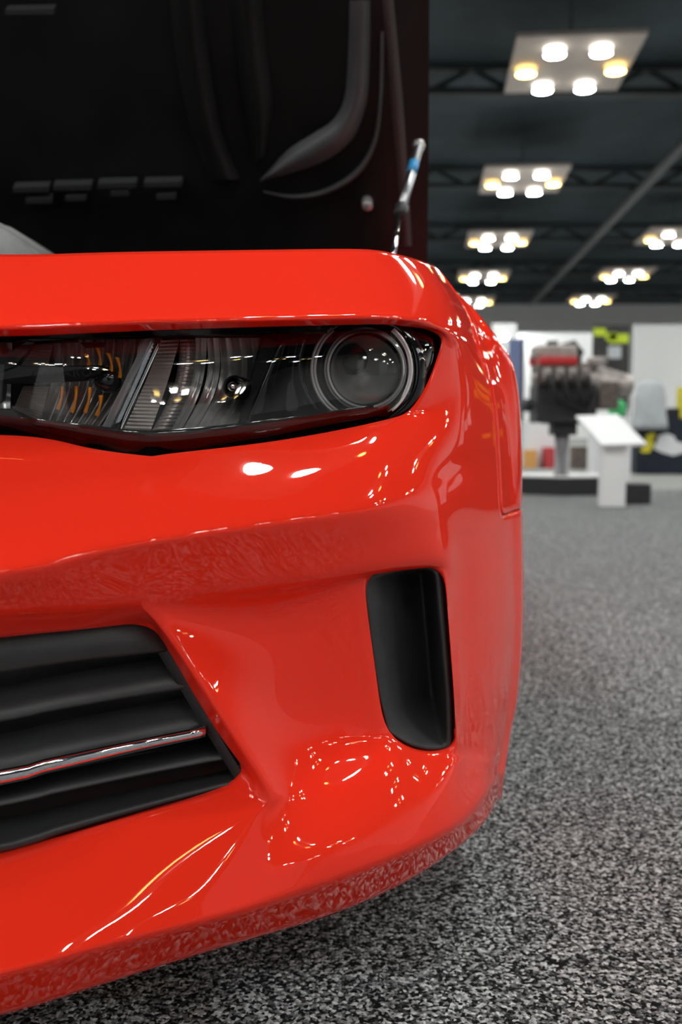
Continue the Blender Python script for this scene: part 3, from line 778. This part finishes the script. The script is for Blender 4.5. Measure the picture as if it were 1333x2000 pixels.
# black inner panel with shallow folds
bm = bmesh.new(); N = 40; J = 10; G = []
for j in range(J + 1):
    s = lerp(.0, 1.135, j / J); xe = interp(S, XE, s) + .004
    row = []
    for i in range(N + 1):
        x = lerp(XC, xe, i / N); u = i / N
        fold = .008 * math.sin((x - XC) * 16 + s * 2.2) * sm(1, .8, u) * sm(0, .2, s)
        row.append(bm.verts.new(hood_uv(x, s) + HN * (.012 - .03 * (1 - u * u) + fold - .006 * sm(.9, 1, u))))
    G.append(row)
for A, B in zip(G, G[1:]):
    for k in range(N): bm.faces.new((A[k], A[k + 1], B[k + 1], B[k]))
mirror_bm(bm); bm_obj('inner_panel', bm, 'liner', hood, True)
# pressed crescent shapes, slots and flange
def hribbon(name, la, lb, m, o1=.028, n=24):
    A = catmull([hood_pt(x, y, 0.004) for x, y in la], n); Bm = catmull([hood_pt((x + x2) / 2, (y + y2) / 2, o1) for (x, y), (x2, y2) in zip(la, lb)], n); B = catmull([hood_pt(x, y, .004) for x, y in lb], n)
    o = grid_mesh(name, [A, [lerp(p, q, .5) + HN * .004 for p, q in zip(A, Bm)], Bm, [lerp(p, q, .5) + HN * .004 for p, q in zip(B, Bm)], B], m, hood)
    return o
o = hribbon('pressed_rib', [(508, 352), (560, 295), (610, 262), (650, 235), (672, 195), (680, 120), (682, 0)], [(508, 354), (570, 338), (640, 312), (690, 270), (718, 205), (726, 120), (728, 0)], 'liner_sheen', .03)
o = hribbon('pressed_rib', [(515, 372), (570, 380), (630, 370), (690, 335), (725, 280), (738, 200), (742, 60)], [(515, 376), (570, 388), (636, 380), (700, 343), (735, 285), (748, 200), (752, 60)], 'liner_sheen', .022)
o = hribbon('pressed_rib', [(330, -10), (345, 120), (372, 250), (410, 350)], [(395, -10), (410, 120), (432, 250), (470, 350)], 'liner', .03)
o = hribbon('pressed_rib', [(455, -10), (462, 100), (478, 220), (496, 320)], [(512, -10), (520, 100), (532, 200), (520, 300)], 'liner', .03)
for x0, x1, y in ((25, 95, 371), (104, 178, 367), (191, 266, 363), (281, 355, 361), (50, 102, 393), (128, 168, 388), (216, 252, 378), (306, 344, 385), (10, 105, 24)):
    q = [hood_pt(x0, y - 4, .02), hood_pt(x1, y - 6, .02), hood_pt(x1, y + 4, .02), hood_pt(x0, y + 5, .02)]
    bm = bmesh.new(); f = [bm.verts.new(p) for p in q]; b = [bm.verts.new(p - HN * .025) for p in q]
    bm.faces.new(f); 
    for i in range(4): bm.faces.new((f[i], b[i], b[(i + 1) % 4], f[(i + 1) % 4]))
    bm_obj('slot_lip', bm, 'slot_grey', hood)
fa = [(742, -10), (752, 100), (762, 220), (775, 350), (788, 480)]; fb = [(772, -10), (782, 100), (792, 220), (800, 350), (806, 480)]
hribbon('edge_flange', fa, fb, 'hood_flange', .018)
bm = bmesh.new(); lathe(bm, [(0, .012), (.009, .012), (.012, .008), (.012, -.02)], 20, frame_to(hood_pt(718, 399, .02), HN))
bm_obj('rubber_stop', bm, 'bolt', hood, True)
# weatherstrip rubber along the outer edge
# ---- gas strut
s1 = P(819, 284, 1.98); s2 = P(781, 420, 1.83); s3 = P(764, 520, 1.73)
bm = bmesh.new(); tube(bm, [s1, s2], .0092, 16)
strut = bm_obj('gas_strut', bm, 'steel', car, True); strut['label'] = 'slim steel gas strut holding up the hood'
bm = bmesh.new(); tube(bm, [s2, s3], .0052, 12); bm_obj('rod', bm, 'chrome', strut, True)
dd = (s2 - s1)
bm = bmesh.new(); tube(bm, [s1 + dd * .26, s1 + dd * .42], .0096, 16); bm_obj('sticker', bm, 'blue_label', strut, True)
bm = bmesh.new(); tube(bm, [s2 - dd * .12, s2 - dd * .11, s2, s2 + dd * .01], [.0095, .0125, .0125, .008], 16); bm_obj('strut_cap', bm, 'charcoal', strut, True)
bm = bmesh.new(); lathe(bm, [(0, -.012), (.009, -.009), (.0125, 0), (.009, .009), (0, .012)], 16, Matrix.Translation(s1)); bm_obj('ball_joint', bm, 'bolt', strut, True)
# ---- engine bay
bm = bmesh.new(); bx(bm, XC - .72, XC + .72, 1.12, 2.5, .30, .34); bx(bm, XC - .72, XC + .72, 2.42, 2.5, .3, .9)
bx(bm, XC + .70, XC + .74, 1.25, 2.5, .3, .80); bx(bm, XC - .74, XC - .70, 1.25, 2.5, .3, .80)
bay = bm_obj('engine_bay', bm, 'black_satin', car)
bm = bmesh.new()
q = [P(-260, 360, 1.55), P(0, 430, 1.62), P(97, 494, 1.66), P(60, 560, 1.66), P(-260, 560, 1.6)]
f = [bm.verts.new(p) for p in q]; b = [bm.verts.new(p + Vector((0, .22, .0))) for p in q]
bm.faces.new(f); bm.faces.new(b[::-1])
for i in range(5): bm.faces.new((f[i], b[i], b[(i + 1) % 5], f[(i + 1) % 5]))
bmesh.ops.bevel(bm, geom=bm.edges[:], offset=.012, segments=3, affect='EDGES')
o = bm_obj('engine_cover', bm, 'engine_grey', bay, True); o['label'] = 'pale grey engine cover'
box('radiator_cover', (XC - .6, XC + .6, 1.14, 1.30, .60, .735), 'black_plastic', bay, .015)
# ---- wheel
bm = bmesh.new(); wm = frame_to(Vector((.14, 1.96, .34)), (1, 0, 0))
lathe(bm, [(.24, -.11), (.30, -.115), (.333, -.10), (.34, -.06), (.34, .06), (.333, .10), (.30, .115), (.24, .11)], 48, wm)
wheel = bm_obj('wheel', bm, 'rubber', car, True)
bm = bmesh.new(); lathe(bm, [(.242, .11), (.236, .10), (.225, .05), (.225, -.1)], 48, wm)
for i in range(5):
    a = 2 * PI * i / 5
    m4 = wm @ Matrix.Rotation(a, 4, 'Z')
    n0_ = len(bm.verts); vs = bx(bm, -.03, .03, .03, .232, .06, .09); bmesh.ops.transform(bm, matrix=m4, verts=vs)
lathe(bm, [(0, .1), (.05, .098), (.06, .06), (.06, .03)], 24, wm)
bm_obj('rim', bm, 'steel', wheel)
# ---- the rest of the body behind the raised hood
def loft(name, secs, m, parent):
    bm = bmesh.new(); R = [[bm.verts.new(p) for p in r] for r in secs]
    for A, B in zip(R, R[1:]):
        for k in range(len(A) - 1): bm.faces.new((A[k], A[k + 1], B[k + 1], B[k]))
    bm.faces.new(R[-1] + [bm.verts.new((XC, secs[-1][0][1], secs[-1][0][2]))])
    mirror_bm(bm); return bm_obj(name, bm, m, parent, False)
loft('body_shell', [[Vector((XC + a_, y, z)) for a_, z in sec] for y, sec in (
    (2.36, ((.90, .2), (.95, .5), (.95, .80), (.86, .93), (.0, .96))), (3.0, ((.90, .2), (.95, .5), (.95, .82), (.88, .95), (.0, .98))),
    (4.0, ((.91, .2), (.97, .5), (.98, .84), (.88, .98), (.0, 1.0))), (4.9, ((.90, .25), (.96, .5), (.96, .88), (.82, 1.0), (.0, 1.03))), (5.3, ((.78, .35), (.84, .5), (.84, .85), (.72, .96), (.0, .98))))], 'red', car)
loft('glasshouse', [[Vector((XC + a_, y, z)) for a_, z in sec] for y, sec in (
    (2.5, ((.78, .94), (.74, .97), (0, 1.0))), (3.1, ((.80, .94), (.62, 1.28), (0, 1.32))), (3.9, ((.80, .96), (.60, 1.31), (0, 1.35))), (4.8, ((.72, .98), (.6, 1.05), (0, 1.07))))], 'black_gloss', car)
box('underbody', (XC - .8, XC + .8, 1.36, 5.1, .19, .22), 'black_satin', car); box('under_tray', (XC - .5, XC + .5, .88, 1.36, .19, .21), 'black_satin', car)
rw = bpy.data.objects.new('wheel', wheel.data.copy()); C.objects.link(rw); rw.parent = car; rw.matrix_parent_inverse = parent_world(car).inverted()
for v in rw.data.vertices: v.co.y += 2.81
for o in (fender, headlight, vent, wheel, strut, rw): mirror_copy(o, car)

# ------------------------------------------------------------------ ceiling fixtures
def cyl_mesh(name, r, h0, h1, seg=20, taper=1):
    bm = bmesh.new(); lathe(bm, [(0, h0), (r * taper, h0), (r, h1), (0, h1)], seg)
    bmesh.ops.recalc_face_normals(bm, faces=bm.faces)
    me = bpy.data.meshes.new(name); bm.to_mesh(me); bm.free(); return me
LZ = 7.45
pm = bpy.data.meshes.new('panel'); bm = bmesh.new(); bx(bm, -1.15, 1.15, -1.5, 1.5, .12, .20); bmesh.ops.recalc_face_normals(bm, faces=bm.faces); bm.to_mesh(pm); bm.free(); pm.materials.append(M['panel'])
dome = cyl_mesh('lamp_cool', .20, 0, .11, 20, .9)
for mm in ('lamp_cool', 'lamp_side'): dome.materials.append(M[mm])
for p in dome.polygons: p.material_index = 0 if p.center.z < .01 else 1
domew = dome.copy(); domew.materials[0] = M['lamp_warm']; domew.materials[1] = M['lamp_side_warm']
rodm = cyl_mesh('hanger', .02, .2, HZ - LZ, 8); rodm.materials.append(M['duct'])
LPOS = [(-.42, .98, 0), (.42, .98, 0), (-.85, 0, 1), (.85, 0, 1), (-.42, -.98, 0), (.42, -.98, 0)]
def child(o, me, name, loc):
    c = bpy.data.objects.new(name, me); C.objects.link(c); c.parent = o; c.location = loc; return c
AZ = math.radians(-5)
def fixture(x, y, label, group):
    t = thing('ceiling_light', label, 'light fixture', (x, y, LZ), AZ, group)
    child(t, pm, 'panel', (0, 0, 0)); child(t, rodm, 'hanger', (0, 0, 0))
    for lx, ly, wm_ in LPOS: child(t, domew if wm_ else dome, 'lamp', (lx, ly, -.02))
f0 = Pz(1115, 141, LZ); f3 = Pz(944, 545, LZ); fs = (f3 - f0) / 3; fr = Pz(1220, 541, LZ) - f3
ORD = {4: 'nearest the white back wall', 3: 'second from the white back wall', 2: 'third from the white back wall', 1: 'fourth from the white back wall', 0: 'fifth from the white back wall'}
for k in range(-4, 5):
    for j in range(-4, 4):
        x = f0.x + fs.x * k + fr.x * j; y = f0.y + fs.y * k + fr.y * j
        if not (HX0 + 2 < x < HX1 - 2 and HY0 + 2 < y < HY1 - 2): continue
        lab = 'six-lamp hanging ceiling panel of the hall, away over other aisles'
        if j == 0 and k >= 0: lab = 'six-lamp ceiling panel in the row beside the raised hood, ' + ORD[k]
        if j == 1 and k >= 2: lab = 'six-lamp ceiling panel in the row over the navy table, ' + ORD[k]
        fixture(x, y, lab, 'six-lamp ceiling panels')
# beams, ducts
for i, y in enumerate((-14, -5, 4, 14, 23.6, 32.5, 41.5, 50.5, 59.5)):
    bm = bmesh.new(); bx(bm, HX0, HX1, y - .2, y + .2, 8.2, 8.35); bx(bm, HX0, HX1, y - .15, y + .15, 8.75, 8.89)
    for x in range(int(HX0), int(HX1), 2):
        tube(bm, [(x, y, 8.3), (x + 1, y, 8.8)], .06, 6); tube(bm, [(x + 1, y, 8.8), (x + 2, y, 8.3)], .06, 6)
    o = bm_obj('trim_%d' % (i + 1), bm, 'beam'); struct(o)
bm = bmesh.new(); tube(bm, [Pz(1640, 20, 8.0), Pz(1333, 285, 8.0), Pz(1040, 592, 8.0)], .16, 12)
tag(bm_obj('air_duct', bm, 'duct', smooth=True), 'long grey round duct slanting under the dark ceiling', 'duct')

# ------------------------------------------------------------------ display engine, stand and sign in front of it
def gp(px, py): return Pz(px, py, 0)
eb = Pz(1110, 965, 0); ED = eb.y
def ex(px): return (px - 666.5) / FPX * ED
plinth = thing('display_plinth', 'low black hexagonal plinth with white top under the engine', 'plinth', (eb.x, ED, 0))
def hexa(bm, r, z0, z1, sx=1.0, rot=0):
    lo = [bm.verts.new((eb.x + sx * r * math.cos(rot + PI / 3 * i), ED + .15 + r * .75 * math.sin(rot + PI / 3 * i), z0)) for i in range(6)]
    hi = [bm.verts.new((v.co.x, v.co.y, z1)) for v in lo]
    bm.faces.new(lo[::-1]); bm.faces.new(hi)
    for i in range(6): bm.faces.new((lo[i], lo[(i + 1) % 6], hi[(i + 1) % 6], hi[i]))
bm = bmesh.new(); hexa(bm, .50, 0, .16, 1.0, .35); bm_obj('plinth_base', bm, 'plinth_black', plinth)
bm = bmesh.new(); hexa(bm, .51, .16, .175, 1.0, .35); bm_obj('plinth_top', bm, 'white', plinth)
stand = thing('engine_stand', 'grey round post on the plinth carrying the engine', 'stand', (ex(1097), ED, .175))
zz = lambda py: P(1097, py, ED).z
bm = bmesh.new(); lathe(bm, [(0, 0), (.075, 0), (.075, .01), (.062, .015), (.068, zz(850) - .175), (0, zz(850) - .175)], 24, Matrix.Translation((ex(1097), ED, .175))); bm_obj('post', bm, 'post_grey', stand, True)
bm = bmesh.new(); bx(bm, ex(1075), ex(1122), ED - .1, ED + .1, zz(850), zz(828), .01); bm_obj('mount_plate', bm, 'iron', stand)
bm = bmesh.new(); lathe(bm, [(.074, 0), (.078, .01), (.078, .04), (.074, .05)], 24, Matrix.Translation((ex(1098), ED, zz(848)))); bm_obj('collar', bm, 'box_blue', stand, True)
eng = thing('display_engine', 'crate engine with red rocker cover and silver gearbox on a post', 'engine', (ex(1110), ED, zz(828)))
def eb_box(name, px0, px1, py0, py1, d0, d1, m, bev=.012, tilt=0):
    bm = bmesh.new(); vs = bx(bm, ex(px0), ex(px1), ED + d0, ED + d1, P(1100, py1, ED).z, P(1100, py0, ED).z, bev)
    if tilt:
        c = sum((v.co for v in bm.verts), Vector()) / len(bm.verts)
        bmesh.ops.rotate(bm, verts=bm.verts, cent=c, matrix=Matrix.Rotation(tilt, 3, 'Y'))
    return bm_obj(name, bm, m, eng)
eb_box('block', 1040, 1155, 752, 826, -.18, .2, 'iron')
eb_box('cylinder_head', 1040, 1140, 712, 752, -.24, -.06, 'alloy_dark'); eb_box('cylinder_head', 1044, 1140, 712, 752, .06, .24, 'alloy_dark')
for i in range(4):
    eb_box('exhaust_port', 1046 + i * 24, 1062 + i * 24, 722, 744, -.30, -.23, 'alloy', .008)
    bm = bmesh.new(); x = ex(1054 + i * 24); tube(bm, [(x, ED - .28, zz(733)), (x + .02, ED - .34, zz(745)), (x + .06, ED - .32, zz(775)), (ex(1130), ED - .25, zz(800))], .022, 8); bm_obj('header_pipe', bm, 'iron', eng, True)
eb_box('rocker_cover', 1040, 1112, 700, 716, -.27, -.08, 'redcover', .015); eb_box('rocker_cover', 1040, 1112, 690, 712, .08, .27, 'redcover', .015)
eb_box('intake_manifold', 1038, 1118, 676, 700, -.14, .14, 'alloy', .02)
eb_box('throttle_body', 1065, 1085, 666, 680, -.05, .05, 'iron', .012)
bm = bmesh.new(); lathe(bm, [(0, 0), (.05, .0), (.06, .02), (.06, .07), (0, .07)], 20, frame_to(Vector((ex(1035), ED - .05, zz(792))), (-1, -.2, 0))); bm_obj('pulley', bm, 'iron', eng, True)
bm = bmesh.new(); lathe(bm, [(0, 0), (.03, .0), (.04, .02), (.04, .05), (0, .05)], 20, frame_to(Vector((ex(1040), ED - .18, zz(740))), (-1, -.2, 0))); bm_obj('pulley', bm, 'alloy', eng, True)
bm = bmesh.new(); tube(bm, [(ex(1090), ED - .02, zz(680)), (ex(1115), ED - .05, zz(672)), (ex(1128), ED - .05, zz(690)), (ex(1122), ED - .1, zz(712))], .035, 10); bm_obj('intake_hose', bm, 'iron', eng, True)
bm = bmesh.new(); lathe(bm, [(.0, 0), (.20, .0), (.205, .03), (.15, .14), (.12, .30), (.10, .42), (.06, .44), (0, .44)], 24, frame_to(Vector((ex(1142), ED + .05, zz(744))), (1, -.15, -.12))); bm_obj('gearbox', bm, 'alloy', eng, True)
eb_box('gearbox_pan', 1160, 1200, 745, 800, -.12, .12, 'alloy_dark', .02)
eb_box('starter_motor', 1138, 1170, 700, 716, -.22, -.08, 'alloy', .015)
eb_box('oil_pan', 1060, 1150, 818, 828, -.13, .13, 'iron', .01)
# sign stand
sp = Pz(1202, 990, 0)
sign = thing('sign_stand', 'white pedestal with a tilted blank white reading panel beside the plinth', 'sign stand', (sp.x, sp.y, 0))
SD = sp.y
def sx(px): return (px - 666.5) / FPX * SD
def sz(py): return P(1200, py, SD).z
box('column', (sx(1179), sx(1224), SD, SD + .14, 0, sz(862)), 'white', sign, .004)
bm = bmesh.new()
q = [Vector((sx(1171), SD - .06, sz(868))), Vector((sx(1258), SD - .06, sz(866))), Vector((sx(1222), SD + .26, sz(808))), Vector((sx(1139), SD + .26, sz(811)))]
f = [bm.verts.new(p) for p in q]; b = [bm.verts.new(p + Vector((0, .01, -.02))) for p in q]
bm.faces.new(f); bm.faces.new(b[::-1])
for i in range(4): bm.faces.new((f[i], f[(i + 1) % 4], b[(i + 1) % 4], b[i]))
bm_obj('panel', bm, 'white', sign)
bc = Pz(1248, 985, 0)
o = box('floor_box', (bc.x - .105, bc.x + .1, bc.y, bc.y + .25, 0, .165), 'plinth_black', None, .006); tag(o, 'small black box on the carpet just beyond the white sign pedestal', 'box')

# ------------------------------------------------------------------ far booths
def at(px, py, Y): return P(px, py, Y)
def flat_box(name, px0, px1, py0, py1, Y, th, m, parent=None, bev=0):
    a = P(px0, py1, Y); b = P(px1, py0, Y)
    return box(name, (a.x, b.x, Y, Y + th, a.z, b.z), m, parent, bev)
# booth table with cloth
tY = 13.2
tb = thing('booth_table', 'long table under a navy cloth with yellow and white logo', 'table', (P(1330, 880, tY).x, tY, 0))
bm = bmesh.new(); a = P(1243, 880, tY).x
vs = bx(bm, a, a + 1.9, tY, tY + .7, 0, .74, .015); bmesh.ops.rotate(bm, verts=bm.verts, cent=(a, tY, 0), matrix=Matrix.Rotation(math.radians(-9), 3, 'Z')); bm_obj('table_cloth', bm, 'navy', tb)
def logo(pts, m, nm):
    bm = bmesh.new(); f = []
    for x, y in pts:
        X = P(x, y, tY).x; u = (X - a) / math.cos(math.radians(9)); YY = tY - math.sin(math.radians(9)) * (X - a)
        f.append(bm.verts.new((X, YY - .006, P(x, y, YY).z)))
    b_ = [bm.verts.new(v.co + Vector((0, .004, 0))) for v in f]; bm.faces.new(f); bm.faces.new(b_[::-1])
    for i in range(len(f)): bm.faces.new((f[i], b_[i], b_[(i + 1) % len(f)], f[(i + 1) % len(f)]))
    bm_obj(nm, bm, m, tb)
logo([(1262, 850), (1272, 845), (1281, 848), (1274, 858), (1277, 868), (1268, 884), (1254, 884), (1250, 880), (1258, 872)], 'yellow', 'logo_emblem')
logo([(1286, 850), (1300, 846), (1314, 852), (1318, 862), (1333, 866), (1333, 884), (1312, 890), (1290, 884), (1276, 876), (1282, 862)], 'whiteprint', 'logo_lettering')
# things on and by the table
def draped(name, px, py0, py1, Y, w0, w1, m, label, cat):
    bm = bmesh.new(); z0, z1 = P(px, py1, Y).z, P(px, py0, Y).z; x = P(px, py1, Y).x
    prof = [(w1, 0), (w1 * .97, .12), (w1 * .86, .35), (lerp(w0, w1, .5), .6), (w0 * 1.05, .85), (w0 * .7, .96), (w0 * .3, 1.0), (0, 1.0)]
    lathe(bm, [(0, 0)] + [(r, h * (z1 - z0)) for r, h in prof], 24, Matrix.Translation((x, Y, z0)))
    for v in bm.verts:
        an = math.atan2(v.co.y - Y, v.co.x - x); k = 1 + .05 * math.sin(an * 7)
        v.co.x = x + (v.co.x - x) * k; v.co.y = Y + (v.co.y - Y) * k * .6
    return tag(bm_obj(name, bm, m, None, True), label, cat)
tz = .74
draped('draped_garment', 1270, 742, 838, 13.0, .17, .24, 'greycloth', 'pale grey garment hanging full beside the navy table', 'garment')
def on_table(name, px, wpx, hpx, m, label, cat):
    Y = 13.3; x = P(px, 800, Y).x; w_ = wpx / FPX * Y / 2; h = hpx / FPX * Y
    bm = bmesh.new(); bx(bm, x - w_, x + w_, Y - .08, Y + .08, tz + .001, tz + h, .01)
    return tag(bm_obj(name, bm, m), label, cat)
on_table('black_case', 1313, 24, 20, 'iron', 'small black case on the navy table', 'case')
on_table('yellow_display', 1331, 12, 60, 'yellow', 'yellow upright display card on the navy table', 'display')
on_table('brochure_stack', 1290, 14, 9, 'white', 'low white stack of brochures on the navy table', 'brochures')
# green rounded bag on a white box behind the sign
gY = 11.4
bm = bmesh.new(); c = P(1206, 797, gY); lathe(bm, [(0, -.11), (.07, -.1), (.10, -.04), (.10, .03), (.07, .08), (0, .1)], 20, Matrix.Translation(c))
tag(bm_obj('green_bag', bm, 'green', None, True), 'rounded bright green bag on a white case behind the sign panel', 'bag')
o = box('white_case', (c.x - .28, c.x + .14, gY - .12, gY + .2, 0, c.z - .108), 'whiteprint', None, .01); tag(o, 'tall pale case behind the sign panel carrying a green bag', 'case')
# booth stuff behind the engine stand
bY = 15.5
o = box('booth_counter', (P(1030, 850, bY).x, P(1092, 850, bY).x, bY, bY + .5, 0, P(1060, 822, bY).z), 'whiteprint', None, .01); tag(o, 'white counter behind the engine post', 'counter')
cz = P(1060, 822, bY).z
def crate(px, w_, h, m, name, label, Y=bY - .35, z=0):
    x = P(px, 850, Y).x; o = box(name, (x - w_ / 2, x + w_ / 2, Y, Y + .3, z, z + h), m, None, .008); tag(o, label, 'box')
crate(1040, .16, .28, 'box_orange', 'orange_carton', 'orange carton on the floor in front of the white counter')
crate(1076, .14, .32, 'box_red', 'red_carton', 'red carton on the floor in front of the white counter')
crate(1146, .34, .34, 'alloy_dark', 'brown_crate', 'brown crate on the floor between engine post and sign', 14.8)
# person behind the engine (head and dark jacket only glimpsed)
def person(px, pyhead, Y, jacket, label):
    h = P(px, pyhead, Y); bm = bmesh.new()
    k = h.z / 1.6
    prof = [(.0, 0), (.17, 0), (.18, .35 * h.z), (.19, .55 * h.z), (.23, .78 * h.z), (.2, .84 * h.z), (.07, .87 * h.z), (.06, .90 * h.z)]
    lathe(bm, prof, 20, Matrix.Translation((h.x, Y, 0)))
    for v in bm.verts: v.co.y = Y + (v.co.y - Y) * .6
    return bm, h
# banners and screens at the far wall
fY = 24
o = thing('wall_banner', 'tall dark banner with lime print standing before the white wall', 'banner', (P(1195, 800, fY).x, fY, 0))
flat_box('cloth', 1156, 1232, 635, 800, fY, .06, 'banner', o)
a = P(1160, 850, fY)
box('foot', (P(1160, 800, fY).x, P(1230, 800, fY).x, fY - .2, fY + .25, 0, .05), 'plinth_black', o)
for x in (1163, 1224):
    q = P(x, 800, fY); box('banner_post', (q.x - .03, q.x + .03, fY + .06, fY + .11, .05, P(x, 640, fY).z), 'plinth_black', o)
for x0, x1, y0, y1 in ((1160, 1184, 641, 656), (1184, 1206, 650, 664), (1190, 1229, 652, 670)):
    flat_box('print', x0, x1, y0, y1, fY - .012, .01, 'lime', o)
flat_box('print', 1188, 1214, 676, 700, fY - .012, .01, 'greycloth', o)
o = thing('blue_banner', 'slim blue roll-up banner on a dark stand beyond the car fender', 'banner', (P(1008, 800, 17).x, 17, 0))
q = P(1008, 700, 17); box('cloth', (q.x - .12, q.x + .09, 17, 17.02, .06, P(1008, 662, 17).z), 'bluebanner', o)
box('banner_post', (P(1019, 700, 17).x, P(1025, 700, 17).x, 17, 17.05, .05, P(1008, 660, 17).z), 'plinth_black', o)
box('foot', (q.x - .2, q.x + .2, 16.85, 17.2, 0, .06), 'plinth_black', o)
sY = 40
o = thing('projection_screen', 'white screen on a frame far off beyond the fender top', 'screen', (P(985, 800, sY).x, sY, 0))
q0, q1 = P(962, 640, sY), P(1010, 632, sY); box('screen_cloth', (q0.x, q1.x, sY, sY + .05, P(985, 690, sY).z, q1.z), 'white', o)
for x in (q0.x + .05, q1.x - .05): box('leg', (x - .03, x + .03, sY + .05, sY + .11, 0, q1.z), 'plinth_black', o)
# bright spotlight on a stand before it
q = P(985, 657, 30)
o = thing('spot_lamp', 'small bright lamp on a pole before the white screen', 'lamp', (q.x, 30, 0))
bm = bmesh.new(); lathe(bm, [(0, 0), (.12, 0), (.12, .03), (.02, .04), (.02, q.z - .12)], 12, Matrix.Translation((q.x, 30, 0))); bm_obj('pole', bm, 'plinth_black', o)
bm = bmesh.new(); lathe(bm, [(0, -.1), (.09, -.07), (.12, 0), (.09, .07), (0, .1)], 16, Matrix.Translation(q)); bm_obj('bulb', bm, M['lamp_cool'], o)
# white partition (booth drape) at the right
o = struct(flat_box('trim_20', 1235, 1560, 634, 862, 27, .1, 'wallwhite'))
o = struct(flat_box('trim_21', 1010, 1232, 650, 857, 30.5, .1, 'wallwhite'))
# booth wall with orange and white print, off to the right of the frame; the fender mirrors it
bY0 = Vector((6.6, 9.2, 0)); bo = thing('booth_wall', 'dark booth wall with orange and white blocks of print', 'booth', bY0, math.radians(-38))
def lb(name, x0, x1, z0, z1, y0, y1, m):
    bm = bmesh.new(); bx(bm, x0, x1, y0, y1, z0, z1); bmesh.ops.recalc_face_normals(bm, faces=bm.faces)
    me = bpy.data.meshes.new(name); bm.to_mesh(me); bm.free(); me.materials.append(M[m]); c = bpy.data.objects.new(name, me); C.objects.link(c); c.parent = bo
lb('panel', -1.6, 2.6, 0, 2.3, 0, .08, 'banner')
for i, (x, z, w_, h) in enumerate(((-1.3, 1.35, .16, .5), (-1.05, 1.35, .3, .12), (-1.05, 1.72, .3, .12), (-.65, 1.35, .14, .5), (-.45, 1.5, .25, .14), (-1.3, .7, .14, .5), (-1.1, .75, .3, .14), (-.7, .7, .16, .5), (-.4, .85, .3, .12))):
    lb('print', x, x + w_, z, z + h, -.012, 0, 'orange')
for x, z, w_, h in ((.3, 1.2, .5, .25), (.9, 1.1, .5, .3), (.5, 1.55, .3, .3), (1.5, .6, .6, 1.2)): lb('print', x, x + w_, z, z + h, -.012, 0, 'whiteprint')

# added unseen backdrop behind the camera: blocks low lamps, gives chrome something to reflect
bd = thing('reflection_backdrop', 'added unseen backdrop of white, grey and black panels for the car to reflect', 'backdrop', (-1, -6, 0))
for i in range(5):
    x = -9 + i * 3.2; box('backdrop_panel', (x, x + 3.18, -6, -5.94, .05, 3.0), ('wallwhite', 'greycloth', 'wallwhite', 'drape', 'greycloth')[i], bd, .01)
for i in range(6):
    x = -9 + i * 3.2; box('post', (x - .03, x + .03, -6.08, -6.02, 0, 3.05), 'post_grey', bd)
